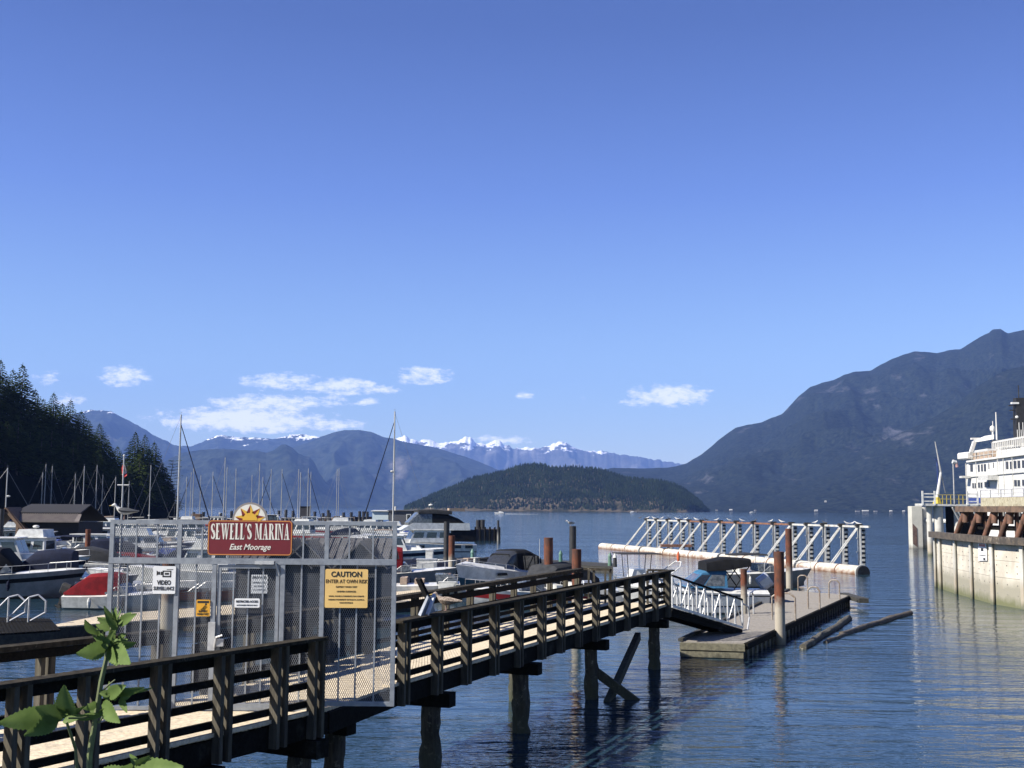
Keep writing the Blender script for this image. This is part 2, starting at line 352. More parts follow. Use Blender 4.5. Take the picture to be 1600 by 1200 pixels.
m_m_mid = mmat('wooded_far_mountain', fg, fg2, (.13, .12, .11), .64, .74, .0012, rstretch=(1,.3,1.4))
m_m_snowL = mmat('snow_topped_ridge', fg, fg2, (.13, .125, .12), .56, .68, .0012, snow=(420, 720, .008, .17))
m_m_snowF = mmat('snow_peaks', (.05, .055, .05), (.09, .09, .085), (.16, .155, .15), .5, .6, .001, snow=(480, 1000, .0052, .33))
mountain('mountain_far_snow', [(560,700),(600,690),(625,683),(632,680),(640,685),(655,689),(672,686),(684,693),(700,691),(716,688),(730,682),(736,684),(745,692),(760,694),(770,689),(778,688),(790,694),(800,701),(818,699),(838,700),(850,699),(862,694),(874,690),(884,692),(896,699),(912,704),(940,704),(960,709),(985,712),(1010,716),(1040,721),(1075,727),(1120,733),(1180,745)],
         16000, 10500, m_m_snowF, amp=.30, spur=900, step=2.0, jit=3.2, jag=9, seed=1, pw=1.6)
m_m_snowP = mmat('patchy_snow_peak', fg, fg2, (.13, .125, .12), .56, .68, .0012, snow=(620, 860, .010, .15))
mountain('mountain_left_peak', [(20,700),(60,690),(100,655),(125,644),(145,640),(160,641),(175,643),(188,651),(205,659),(222,668),(240,680),(262,690),(285,700),(310,712),(340,728),(380,750)],
         10000, 7300, m_m_snowP, amp=.22, spur=1000, step=2.5, jit=1.6, jag=12, seed=12, pw=1.1)
mountain('mountain_snow_ridge', [(150,735),(200,718),(240,705),(280,698),(300,697),(318,689),(338,681),(352,680),(372,683),(400,684),(425,686),(445,682),(470,678),(490,681),(520,690),(560,705)],
         11500, 8200, m_m_snowL, amp=.22, spur=1100, step=2.5, jit=2.0, jag=14, seed=2, pw=1.2)
mountain('mountain_long_ridge', [(430,712),(455,700),(480,692),(500,683),(520,676),(538,672),(562,672),(580,675),(598,682),(612,685),(640,692),(668,697),(690,702),(715,710),(745,720),(780,735),(830,752),(900,775)],
         9000, 6300, m_m_mid, amp=.2, spur=800, step=2.5, jit=.8, jag=16, seed=3, pw=1.0)
mountain('mountain_dark_bluff', [(150,760),(200,745),(240,733),(262,718),(285,708),(310,703),(345,701),(375,703),(402,704),(416,708),(430,702),(440,695),(447,694),(456,699),(466,708),(474,712),(484,714),(492,724),(498,738),(508,752),(522,765),(540,780),(558,790)],
         6800, 5600, m_m_mid, amp=.16, spur=600, step=2.0, jit=.9, jag=12, seed=4, pw=.9)
mountain('mountain_right', [(930,735),(960,731),(1000,732),(1035,731),(1056,729),(1072,724),(1090,714),(1105,703),(1120,690),(1138,676),(1150,668),(1168,664),(1190,660),(1205,653),(1222,647),(1236,632),(1250,617),(1266,605),(1285,598),(1302,594),(1318,586),(1335,581),(1360,579),(1376,570),(1392,562),(1412,554),(1430,549),(1448,550),(1465,552),(1482,547),(1500,546),(1516,536),(1532,526),(1545,520),(1550,515),(1563,514),(1574,521),(1588,518),(1605,514),(1640,505),(1700,512),(1800,500),(1900,520)],
         8200, 4600, m_m_right, MF=.6, amp=.11, spur=700, step=3, jit=.7, jag=14, seed=5, pw=1.0, nv=48)
mountain('mountain_right_spur', [(1130,790),(1180,775),(1240,748),(1300,722),(1360,697),(1400,680),(1450,657),(1500,628),(1530,602),(1555,586),(1580,576),(1610,570),(1660,560),(1720,556),(1800,560),(1900,540)],
         5600, 4100, m_m_right, MF=.6, amp=.08, spur=500, step=3, jit=.7, jag=18, seed=6, pw=.95, nv=40)
# ================================================================== ISLAND
ISL = [(634,791),(640,786),(652,780),(664,775),(680,768),(700,758),(730,747),(760,738),(790,729),(812,724),(832,721),(850,720),(866,724),(900,725),(925,727),(950,733),(975,739),(1000,745),(1030,746),(1052,753),(1070,762),(1085,772),(1097,782),(1106,795)]
m_isl = M('island_rock_and_soil', (.10,.082,.055), .95, c2=(.018,.022,.012), scale=.03, lo=.45, hi=.6, spec=.05)
bi = MB(); ic = []; ID, IS = 2100., 1880.
ix = [632+i*4 for i in range(120)]
for x in ix:
    py = interp(ISL, min(max(x,634),1106)); Rg = gy(x, py+3.5, ID); k = Rg.x/ID; H = max(Rg.z, 1)
    e = min(1, (x-630)/60, (1112-x)/40); c = []; d0 = ID-(ID-IS)*max(.05, e)**.6
    for j in range(13):
        tt = j/12; d = d0+(ID-d0)*tt
        h = -2 if j == 0 else min(H*tt**.75*.97 + 5*noise.noise(Vector((k*d/45, d/60, 0))), EYE+(H-EYE)*d/ID)
        if j == 1: h = 1.5+2.*noise.noise(Vector((k*d/40, 3, 1)))
        c.append((k*d, d, h))
    for q in (.5, 1): c.append((k*(ID+180*q), ID+180*q, H*(1-q)-2*q))
    ic.append(c)
n = len(ic[0]); bi.v = [p for c in ic for p in c]; bi.f = [(i*n+j,(i+1)*n+j,(i+1)*n+j+1,i*n+j+1) for i in range(len(ic)-1) for j in range(n-1)]
o = bi.build('island', m_isl); o.data.shade_smooth(); tag(o, kind='structure')
m_ifor = M('distant_conifer_foliage', (.024,.036,.015), .95, c2=(.009,.016,.008), scale=.035, lo=.38, hi=.62, spec=.03)
bf = MB(); rnd = random.Random(5)
def cone(b, x, y, z, h, r, n=5):
    a0 = rnd.random()*6; vs = []; fs = []
    for k, (zz, rr) in enumerate(((0, r), (.45*h, r*.62))):
        top = h*(.72 if k == 0 else 1.0)
        base = len(vs); vs += [(x+rr*math.cos(a0+6.283*i/n)*rnd.uniform(.8,1.15), y+rr*math.sin(a0+6.283*i/n), z+zz) for i in range(n)] + [(x, y, z+top)]
        fs += [(base+i, base+(i+1)%n, base+n) for i in range(n)]
    b.add(vs, fs)
for i in range(len(ic)-1):
    for j in range(1, 14):
        if j == 13 and (ix[i] < 640 or ix[i] > 1100): continue
        cnt = 9 if j < 12 else 5
        for _ in range(cnt):
            a, c = rnd.random(), rnd.random()
            P0, P1, P2, P3 = ic[i][j-0 if j<13 else 12], ic[i+1][j if j<13 else 12], ic[i+1][min(j+1,13)], ic[i][min(j+1,13)]
            x = (P0[0]*(1-a)+P1[0]*a)*(1-c)+(P3[0]*(1-a)+P2[0]*a)*c; y = (P0[1]*(1-a)+P1[1]*a)*(1-c)+(P3[1]*(1-a)+P2[1]*a)*c
            z = (P0[2]*(1-a)+P1[2]*a)*(1-c)+(P3[2]*(1-a)+P2[2]*a)*c
            if j == 1 and (noise.noise(Vector((x/38, 7, 0))) > .42 or c < .06): continue
            h = rnd.uniform(4.0, 7.6)*(.8 if j > 11 else 1); cone(bf, x, y, z-.7, h, h*rnd.uniform(.2,.3))
tag(bf.build('island_forest', m_ifor), 'dense dark green conifer forest covering the low island', 'forest', kind='stuff')
# ================================================================== LEFT HILL AND ITS CONIFERS
HP = [(-260,560),(-120,600),(0,650),(40,670),(90,690),(130,712),(165,740),(190,755),(215,748),(240,752),(262,768),(276,790),(281,797)]
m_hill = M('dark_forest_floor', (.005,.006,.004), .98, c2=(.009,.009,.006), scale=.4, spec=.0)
bh = MB(); hc = []
for x in range(-260, 286, 6):
    D = 235 + (x+20)*.28 + 60*(1-math.exp(-max(0, x-120)/160.)); py = interp(HP, x); Rg = gy(x, py, D+26); k = Rg.x/(D+26); c = []
    for j in range(9):
        tt = j/8; d = D-4+30*tt; h = -1.5 if j == 0 else max(.6, Rg.z*tt**.7) + .8*noise.noise(Vector((k*d/5, d/5, 2)))
        c.append((k*d, d, h))
    c.append((k*(D+60), D+60, Rg.z*1.05 if x < 150 else Rg.z*.6)); c.append((k*(D+130), D+130, Rg.z*.9 if x < 100 else -2))
    hc.append((x, D, k, c))
n = len(hc[0][3]); bh.v = [p for c in hc for p in c[3]]; bh.f = [(i*n+j,(i+1)*n+j,(i+1)*n+j+1,i*n+j+1) for i in range(len(hc)-1) for j in range(n-1)]
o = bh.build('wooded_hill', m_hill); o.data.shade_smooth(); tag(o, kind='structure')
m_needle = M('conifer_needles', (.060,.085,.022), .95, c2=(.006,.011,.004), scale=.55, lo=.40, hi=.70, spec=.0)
m_trunk = M('conifer_bark', (.09,.07,.055), .95, c2=(.05,.04,.033), scale=3, stretch=(1,1,.2), bump=.5)
def conifer(seed, H, Rr, droop=.35, gap=.0, top=.0):
    rd = random.Random(seed); b = MB(); z = H*.06; lean = rd.uniform(-.02,.02)
    while z < H*.985:
        u = z/H; rad = Rr*1.62*(1-u)**.88*(1 if u > .12 else .8)+.1; nb = int(6+12*(1-u)); fs_ = min(1, .3+1.5*(1-u)); a0 = rd.random()*6.28
        for i in range(nb):
            if rd.random() < gap: continue
            a = a0+6.283*i/nb+rd.uniform(-.25,.25); Lb = rad*rd.uniform(.62,1.22); ca, sa = math.cos(a), math.sin(a)
            z0 = z+rd.uniform(-.3,.3); nseg = max(2, int(Lb/.55)); up = .18*(u-.3)
            for s in range(1, nseg+1):
                q = s/nseg; rr = Lb*q; zz = z0+Lb*(up*q-droop*q*q)+rd.uniform(-.12,.12)
                wd = fs_*(.34+.5*(1-abs(q-.55)))*min(1,.25+Lb/2.4)*rd.uniform(.7,1.25); ln = fs_*.62*rd.uniform(.8,1.3)
                for sd_ in (-1, 1):
                    tw = rd.uniform(.4,1.0)*sd_; cx, cy = rr*ca, rr*sa
                    d1 = (math.cos(a+tw), math.sin(a+tw)); pz = zz-rd.uniform(.08,.38)
                    b.add([(cx+lean*z, cy, zz+.07), (cx+lean*z+d1[0]*wd, cy+d1[1]*wd, pz), (cx+lean*z+ca*ln+d1[0]*wd*.35, cy+sa*ln+d1[1]*wd*.35, zz-.12-rd.uniform(0,.25)), (cx+lean*z-ca*.12, cy-sa*.12, zz-.28)], [(0,1,2),(0,3,1)])
        z += .52+.45*(1-u)*H/26
    b.tube((lean*H*.95,0,H*.93),(lean*H,0,H*1.02),.12,.02,n=4)
    return b
def trunk_mb(H): return MB().tube((0,0,-1.5),(0,0,H*.9),H*.014+.06,.05,n=7)
protos = []
for k, (sd_, H, Rr, dr, gp) in enumerate(((1,26,4.4,.42,.05),(2,22,4.0,.35,.1),(3,29,4.6,.5,.08),(4,18,3.6,.3,.12),(5,24,3.8,.46,.2))):
    root = thing('conifer_tree', 'x', 'tree', (0,0,0), group='conifers on the wooded hill')
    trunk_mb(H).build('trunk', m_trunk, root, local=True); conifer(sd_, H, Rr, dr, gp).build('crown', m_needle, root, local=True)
    protos.append([root, H, False])
def ordw(i):
    a = ['first','second','third','fourth','fifth','sixth','seventh','eighth','ninth','tenth','eleventh','twelfth','thirteenth','fourteenth','fifteenth','sixteenth','seventeenth','eighteenth','nineteenth']
    if i < 19: return a[i]
    t_, u_ = divmod(i+1, 10); return ['twentieth','thirtieth','fortieth','fiftieth','sixtieth'][t_-2] if u_ == 0 else ['twenty','thirty','forty','fifty','sixty'][t_-2]+'-'+a[u_-1]
def hill_z(px, d):
    best = min(hc, key=lambda c: abs(c[0]-px)); c = best[3]
    for a, b in zip(c, c[1:]):
        if a[1] <= d <= b[1]: return max(0.3, a[2]+(b[2]-a[2])*(d-a[1])/(b[1]-a[1]+1e-6))
    return max(.3, c[-1][2] if d > c[-1][1] else c[0][2])
def plant_tree(px, topy, back, k, label, group=None, rz=0.):
    best = min(hc, key=lambda c: abs(c[0]-px)); d = best[1]+back; T = gy(px, topy, d); z0 = hill_z(px, d)
    root, H, used = protos[k]
    o = root if not used else copy_tree(root); protos[k][2] = True
    s = max(.35, (T.z-z0)/(H*1.02)); o.location = (T.x, d, z0); sx = (s+1)/2*1.12; o.scale = (sx, sx, s); o.rotation_euler.z = rz
    o['label'] = label; o['group'] = group or 'conifers on the wooded hill'
rt = random.Random(11)
tops = [(-150,548),(-105,530),(-60,560),(-22,545),(2,560),(20,575),(37,566),(56,606),(70,622),(85,612),(100,628),(111,622),(126,640),(140,655),(157,660),(170,686),(184,696)]
for i, (x, y) in enumerate(tops):
    plant_tree(x, y, 20+rt.uniform(0,9), [0,2,1,0,2,4,0,4,1,2,0,4,0,1,2,3,1][i], 'tall dark conifer whose tip is the %s from the left on the hill skyline' % ordw(max(0,i-4)) if i > 3 else 'tall dark conifer at the left edge of the hill, %s one outwards' % ordw(3-i), rz=i*1.3)
# second row lower, in front, filling the slope
row2 = [(-80,640),(-45,650),(-12,640),(12,655),(30,645),(48,668),(66,676),(82,660),(98,680),(115,690),(132,700),(148,705),(164,716),(178,722),(60,700),(25,700),(95,715),(-30,700),(0,710),(120,735),(150,742),(185,738)]
for i, (x, y) in enumerate(row2):
    plant_tree(x, y, 7+rt.uniform(0,8), [1,3,0,4,1][i%5], 'shorter dark conifer on the shaded slope, %s from the left' % ordw(sorted(row2).index((x, y))), 'conifers low on the shaded slope', rz=i*.9)
clump = [(200,718,14),(212,672,14),(226,677,16),(243,688,12),(234,700,6),(252,716,9),(219,706,5),(205,730,3),(262,738,5)]
for i, (x, y, bk) in enumerate(clump):
    plant_tree(x, y, bk, [3,0,2,0,1,4,3,3,1][i], 'conifer %s in the clump on the point' % ['at the dark left foot','forming the tallest left tip','forming the middle tip','forming the third tip','in front of the third tip','sloping down to the right','low at the centre front','low at the left front','lowest towards the water'][i], 'conifers on the point', rz=i*2.1)
# the leaning, open-branched fir over the water
fr = thing('leaning_fir_tree', 'open flat-branched fir leaning over the water at the tip of the point', 'tree', (0,0,0))
b = MB(); rd = random.Random(8); Hf = 15.
for lev in range(15):
    z = 2+lev*.9; Lr = (3.6-lev*.12)*rd.uniform(.55,1.2)
    for a in [rd.uniform(-.5,.5), rd.uniform(2.6,3.6), rd.uniform(1,2), rd.uniform(-2,-1)]:
        Lb = Lr*(1 if abs(a) < .6 else .55)
        for s in range(1, 6):
            q = s/5; cx, cy, cz = Lb*q*math.cos(a)+z*.11, Lb*q*math.sin(a), z+.12*Lb*math.sin(q*2)
            for _ in range(3):
                ww = rd.uniform(.3,.6); aa = a+rd.uniform(-1.1,1.1)
                b.add([(cx,cy,cz+.05),(cx+ww*math.cos(aa+.5),cy+ww*math.sin(aa+.5),cz-.1),(cx+ww*math.cos(aa)*1.3,cy+ww*math.sin(aa)*1.3,cz+rd.uniform(-.12,.12)),(cx+ww*math.cos(aa-.5),cy+ww*math.sin(aa-.5),cz-.05)],[(0,1,2),(0,2,3)])
b.build('crown', m_needle, fr, local=True); MB().tube((0,0,-1.5),(1.7,0,Hf),.22,.05).build('trunk', m_trunk, fr, local=True)
best = min(hc, key=lambda c: abs(c[0]-262)); T = gy(262, 716, best[1]+4); z0 = hill_z(262, best[1]+4); fr.location = (T.x, best[1]+4, z0-.5); ss = (T.z-z0)/Hf; fr.scale = (ss, ss, ss)
# ================================================================== HAZE
mh = bpy.data.materials.new('sea_air_haze'); mh.use_nodes = True; t = mh.node_tree; t.nodes.clear()
pv = t.nodes.new('ShaderNodeVolumePrincipled'); pv.inputs['Color'].default_value = (.24, .42, 1, 1); pv.inputs['Density'].default_value = 6e-5; pv.inputs['Anisotropy'].default_value = 0
oo = t.nodes.new('ShaderNodeOutputMaterial'); t.links.new(pv.outputs[0], oo.inputs['Volume'])
tag(MB().bx(-12500, 12500, -600, 17800, -3, 1900).build('haze', mh), kind='stuff')
# ================================================================== WOODEN PIER
ZD, ZR = 1.85, 2.92
def flat(v, z=None): return Vector((v.x, v.y, v.z if z is None else z))
N0, N1 = g(0,1066,ZR), g(498,994,ZR); NL0, NL1 = g(0,1011,ZR), g(262,984,ZR)
F0, F1 = g(622,968,ZR), g(1046,890,ZR); G0, G1 = g(640,929,ZR), g(909,888,ZR)
E1, E2 = g(955,889,ZR), g(1012,889.5,ZR)
pier = thing('wooden_pier', 'weathered wooden pier on dark piles with plank deck and slatted railings', 'pier', (F0.x, F0.y, 0))
def dirn(a, b): d = Vector((b.x-a.x, b.y-a.y, 0)); d.normalize(); return d, Vector((d.y, -d.x, 0))     # along, outward right
rp_ = random.Random(3)
dk = MB()
def planks(A0, A1, B0, B1, z=ZD, wd=.14, b=dk):
    A0, A1, B0, B1 = [flat(q, z) for q in (A0, A1, B0, B1)]
    n = max(1, int(max((A1-A0).length, (B1-B0).length)/wd)); gap = .07
    for i in range(n):
        t0, t1 = (i+gap)/n, (i+1-gap)/n; dz = rp_.uniform(-.004, .004); e = rp_.uniform(-.012,.012)
        P = [A0.lerp(A1,t0), B0.lerp(B1,t0), B0.lerp(B1,t1), A0.lerp(A1,t1)]
        b.hexa([p+Vector((0,0,-.045+dz)) for p in P]+[p+Vector((0,0,dz)) for p in P])
ndir, nout = dirn(N0, N1); fdir, fout = dirn(F0, F1); ld, lo_ = dirn(NL0, NL1)
Ns = N0-ndir*5; NLs = NL0-ld*5.5
planks(NLs+lo_*.05, NL1+lo_*.05+ld*.4, Ns-nout*.03, N1-nout*.03+ndir*.25)
# junction behind the gate, then the far run
J1 = N1+ndir*.25; JL = NL1+ld*.4
planks(JL+lo_*.05, G0-Vector((.25,0,0)), J1-nout*.03, F0-fout*.03)
planks(G0, G1, F0-fout*.03, F0-fout*.03+fdir*((G1-G0).length+ (G0.y-F0.y)*0+1.5) if False else F1-fout*.03-fdir*1.2)
Fe = F1-fout*.03
planks(G1, g(911,884,ZR), Fe-fdir*1.2, Fe)
E0 = g(911,884,ZR)
planks(E0, g(955,886,ZR)+Vector((0,.2,0)), Fe, Fe+Vector((0,.25,0))) if False else dk.prism([(G1.x,G1.y),(E1.x,E1.y+.3),(Fe.x,Fe.y+.25),(Fe.x-.6,Fe.y-1.2)][::-1], ZD-.06, ZD-.052)
dk.build('deck', m_deck, pier)
MB().bar(flat(Ns-nout*.03, ZD+.012), flat(J1-nout*.03, ZD+.012), .16, .05).build('edge_board', m_deck, pier); MB().bar(flat(F0-fout*.03-fdir*.3, ZD+.012), flat(F1-fout*.03, ZD+.012), .16, .05).build('edge_board', m_deck, pier)
# beams under the deck
bm = MB()
def beamline(P, Q, z, w, h, b=bm): b.bar(flat(P,z), flat(Q,z), w, h)
for off in (.04, .7, 1.5, 2.3): beamline(Ns-nout*off, N1+ndir*.25-nout*off, ZD-.205, .10, .30)
for off in (.04, .6, 1.2, 1.78): beamline(F0-fout*off-fdir*.8, F1-fout*off, ZD-.205, .10, .30)
beamline(J1-nout*.02, F0-fout*.04, ZD-.205, .1, .30)
beamline(F1-Vector((0,0,0)), E1+Vector((0,.3,0)), ZD-.205, .1, .30)
for i in range(14):
    P = Ns.lerp(J1, (i+.5)/14); beamline(P-nout*.1, P-nout*2.4, ZD-.17, .05, .2)
for i in range(18):
    P = F0.lerp(F1, (i+.5)/18); beamline(P-fout*.1, P-fout*1.75, ZD-.17, .05, .2)
bm.build('deck_beam', m_dark, pier)
def at_px(P, Q, px):          # point of line PQ seen in pixel column px
    lo, hi = -1.5, 2.5
    def f(t):
        X = P+(Q-P)*t; d = X-Vector((0,0,EYE)); return 800+F_PX*d.dot(_RT)/d.dot(_F)
    for _ in range(50):
        m_ = (lo+hi)/2
        if f(m_) < px: lo = m_
        else: hi = m_
    return P+(Q-P)*lo
def railing(P, Q, pxs, out, d, heights, cap=True, pz=1.50, dep=.14, subs=True, name='post', capw=.22, capth=.045, single=False):
    for px in pxs:
        X = at_px(P, Q, px)
        for s in ((-1, 1) if not single else (0,)):
            c = X + d*(.085*s+rp_.uniform(-.010,.010)) + out*(dep/2+.003); MB().box(c.x, c.y, (pz+ZR-capth)/2, dep, .065, ZR-capth-pz, math.atan2(out.y, out.x)+rp_.uniform(-.05,.05)).build(name, m_post, pier)
            if pz < 1.6:
                q = MB()
                for zz in (1.56, 1.70): q.tube(c+out*(dep/2)+Vector((0,0,zz-c.z)), c+out*(dep/2+.012)+Vector((0,0,zz-c.z)), .016, n=6)
    if cap:
        MB().bar(flat(P+out*.06, ZR-capth/2), flat(Q+out*.06, ZR-capth/2), capw, capth).build('top_rail', m_cap, pier)
    for (z, h, th) in heights:
        MB().bar(flat(P-out*(th/2+.002), ZD+z), flat(Q-out*(th/2+.002), ZD+z), th, h).build('rail', m_dark, pier)
HT = [(.93,.13,.045),(.66,.095,.045),(.39,.095,.045),(.13,.095,.045)]
railing(Ns, N1+ndir*.02, [-60, 25, 134, 245, 345, 432, 489], nout, ndir, HT)
railing(F0-fdir*.15, F1, [626, 678, 724, 768, 806, 842, 872, 900, 927, 952, 976, 999, 1020, 1040], fout, fdir, HT)
HL = [(.55,.10,.045),(.22,.09,.045)]
railing(NLs, NL1, [-90, 78, 256], -lo_, ld, [(.93,.12,.045)], capw=.26, capth=.07, pz=1.5)
railing(G0-fdir*1.2, G1, [652, 700, 738, 773, 806, 836, 862, 886, 904], -fout, fdir, [(.86,.14,.05)]+HL, capw=.24, capth=.09, pz=1.5, dep=.1)
jd, jo = dirn(NL1+ld*.5, G0-fdir*1.2)
railing(NL1+ld*.5, G0-fdir*1.25, [330, 395, 460, 520, 580], -jo, jd, [(.90,.14,.05)]+HL, capw=.24, capth=.07, pz=1.5, dep=.1)
for q in range(5):
    a_, b_ = (NL1+ld*.5).lerp(G0-fdir*1.25, q/5+.02), (NL1+ld*.5).lerp(G0-fdir*1.25, q/5+.19)
    if q != 1: MB().bar(flat(a_-jo*.09, ZD+.42), flat(b_-jo*.09, ZD+.42), .03, .74).build('shade_board', m_dark, pier)  # solid boards added to shade the junction deck and darken what lies behind
ed = Vector((1,0,0)); eo = Vector((0,1,0))
railing(G1+Vector((.1,.35,0)), E1+Vector((0,.1,0)), [924, 950], eo, ed, HL, capw=.13, capth=.07, pz=1.5, dep=.1)
railing(E2, F1+Vector((-.05,.0,0)), [1016, 1042], eo, ed, [(.86,.12,.05),(.55,.1,.045),(.22,.09,.045)], capw=.26, capth=.05, pz=1.5, dep=.1)
# pile caps and piles
def timber_pile(x, y, top, r=.17, bot=-1.2):
    b = MB(); secs = []; rd = random.Random(int(x*77+y*13)); lx, ly = rd.uniform(-.03,.03), rd.uniform(-.03,.03)
    for k in range(17):
        z = bot+(top-bot)*k/16; rr = r*(1.02-.06*k/16); gr = .035 if -.2 < z < .9 else .008
        secs.append([(x+lx*k/16+(rr+rd.uniform(-gr,gr)*1.0)*math.cos(a*6.283/12), y+ly*k/16+(rr+rd.uniform(-gr,gr))*math.sin(a*6.283/12), z) for a in range(12)])
    b.loft(secs); return b
for (P, Q, out, pxs, wd) in ((F0, F1, fout, [676, 816, 925, 1022], 1.8), (Ns, N1, nout, [472, 308, 120], 2.5)):
    for px in pxs:
        X = at_px(P-out*.2, Q-out*.2, px); Y = X-out*(wd-.45)
        MB().bar(flat(X+out*.42, ZD-.49), flat(Y-out*.35, ZD-.49), .28, .25).build('pile_cap', m_dark, pier)
        for k, Z in enumerate((X,)):
            timber_pile(Z.x, Z.y, ZD-.62, .185 if px < 900 else .17).build('pile', m_pile, pier, smooth=True)
X = at_px(F0, F1, 897)-fout*1.5; timber_pile(X.x, X.y+1, ZD-.3, .15).build('pile', m_pile, pier, smooth=True)
X = at_px(J1-nout*.3, F0-fout*.3, 528); MB().bar(flat(X+nout*.3, ZD-.44), flat(X-nout*1.6, ZD-.44), .24, .16).build('pile_cap', m_dark, pier); timber_pile(X.x, X.y, ZD-.5, .165).build('pile', m_pile, pier, smooth=True)
P = at_px(F0, F1, 1018)-fout*.4; b = MB().bar((P.x-.05,P.y-.3,1.1), gy(948,1102,30.2), .16, .22); b.build('cross_brace', m_pile, pier)
Q = at_px(F0, F1, 938)-fout*.25; b = MB().bar((Q.x,Q.y,.75), gy(998,1100,30.6), .16, .22); b.build('cross_brace', m_pile, pier)
# ================================================================== SECURITY FENCE AND GATE
FY = 17.5
def fx(px, py=950, dy=0): return gy(px, py, FY+dy)
fence = thing('security_fence', 'galvanised steel mesh fence with a gate standing across the wooden pier', 'fence', (fx(395).x, FY, ZD))
frm = MB(); zt = gy(400,813.5,FY).z; zm = gy(400,877,FY).z; zb = gy(560,1103,FY).z
XL, XR = fx(176,860).x, fx(617,860).x
def vpost(px, z0, z1, w=.06, b=frm, py=940, dy=0., dth=.05): x = fx(px, py).x; b.box(x, FY+dy, (z0+z1)/2, w, dth, z1-z0)
def hbar(x0, x1, z, h=.06, b=frm, dy=0., dth=.05): b.box((x0+x1)/2, FY+dy, z, x1-x0, dth, h)
px2x = lambda px, py=940: fx(px, py).x
x172, x275, x337, x441, x503, x616 = px2x(171,950), px2x(276,930), px2x(334,940), px2x(441,940), px2x(503,940), px2x(615,950)
hbar(x172-.03, x616+.03, zt-.03); hbar(x172-.03, x616+.03, zm, .085, dth=.07); hbar(x503, x616+.03, zb+.03, .06)
hbar(x172, x503, ZD+.04, .05)
for x, z0 in ((x172, 1.25), (x275, ZD+.02), (x337, ZD+.02), (x441, ZD+.02), (x503, zb), (x616, zb)):
    frm.box(x, FY+.0, (z0+zm-.043)/2, .065, .06, zm-.043-z0)
for x in (x172, px2x(281,850), px2x(511,850), x616): frm.box(x, FY, (zm+.043+zt-.06)/2, .06, .055, zt-.06-zm-.043)
frm.build('frame', m_galv, fence)
for pxs, za, zc, yy in (((213, 246, 316, 474, 546, 583), zm+.043, zt-.06, 850), ((197, 221, 249, 305), ZD+.06, zm-.043, 950), ((470,), ZD+.06, zm-.043, 950), ((531, 557, 586), zb+.06, zm-.043, 950)):
    for px in pxs: pk = MB(); vpost(px, za, zc, .022, pk, yy, .0, .02); pk.build('picket', m_galv, fence)
brc = MB().bar((px2x(487,1020), FY+.25, ZD+.72), (px2x(457,1107)+.02, FY+1.3, ZD+.02), .05, .05); brc.build('brace', m_galv, fence)
def mesh_panel(x0, x1, z0, z1, y, parent):
    b = MB(); dx, dz = .030, .062; sl = dz/dx; W_, H_ = x1-x0, z1-z0; th = .0066
    n = int((W_ + H_/sl)/dx)+2
    for fam in (1, -1):
        for i in range(n):
            # line u = u0 + v/sl (mirrored for the other family)
            u0 = -H_/sl + i*dx; v0 = max(0, -u0*sl); u_a = u0+v0/sl; v1 = min(H_, (W_-u0)*sl); u_b = u0+v1/sl
            if v1 <= v0+.005: continue
            A, B_ = (u_a, v0), (u_b, v1)
            if fam < 0: A, B_ = (W_-A[0], A[1]), (W_-B_[0], B_[1])
            b.bar((x0+A[0], y+.002*fam, z0+A[1]), (x0+B_[0], y+.002*fam, z0+B_[1]), .003, th, up=(0,1,0)) if False else b.add(
                [(x0+A[0]-th/2, y+.002*fam, z0+A[1]), (x0+A[0]+th/2, y+.002*fam, z0+A[1]), (x0+B_[0]+th/2, y+.002*fam, z0+B_[1]), (x0+B_[0]-th/2, y+.002*fam, z0+B_[1]),
                 (x0+A[0]-th/2, y+.002*fam+.002, z0+A[1]), (x0+B_[0]-th/2, y+.002*fam+.002, z0+B_[1])], [(0,1,2,3),(0,3,5,4)])
    return b.build('mesh_panel', m_mesh, parent)
ux = [x172, px2x(281,850), px2x(395,850), px2x(511,850), x616]
for a, c in zip(ux, ux[1:]): mesh_panel(a, c, zm+.04, zt-.05, FY+.018, fence)
for a, c, z0 in ((x172, x275, ZD+.06), (x275, x337, ZD+.06), (x441, x503, ZD+.06), (x503, x616, zb+.06)): mesh_panel(a, c, z0, zm-.04, FY+.018, fence)
# gate leaf
gate = MB(); gx0, gx1 = x337+.05, x441-.05; gz0, gz1 = ZD+.06, zm-.055
for x in (gx0+.025, gx1-.025): gate.box(x, FY+.01, (gz0+gz1)/2, .05, .05, gz1-gz0)
gate.box((gx0+gx1)/2, FY+.01, gz1-.025, gx1-gx0-.1, .05, .05); gate.box((gx0+gx1)/2, FY+.01, gz0+.025, gx1-gx0-.1, .05, .05)
for px in (364, 387, 410): gate.box(px2x(px), FY+.012, (gz0+gz1)/2, .022, .02, gz1-gz0-.1)
go = gate.build('gate', m_galv, fence); mesh_panel(gx0+.05, gx1-.05, gz0+.05, gz1-.05, FY+.024, go)
hb = MB(); hx = gx0-.02; hz = gy(345,1000,FY).z
hb.box(hx-.03, FY-.06, hz+.06, .10, .05, .40); hb.path([(hx+.02,FY-.09,hz-.1),(hx+.05,FY-.12,hz+.05),(hx+.14,FY-.12,hz+.08)], .016); hb.box(hx+.1,FY-.08,hz-.03,.1,.05,.1)
hb.build('lock_box', m_alu, go)
cl = MB().box(px2x(415,876), FY-.06, gy(415,879,FY).z, .28, .06, .045); cl.bar((px2x(430),FY-.07,gy(430,879,FY).z),(px2x(436),FY-.02,zm-.2),.02,.02); cl.build('door_closer', m_alu, go)
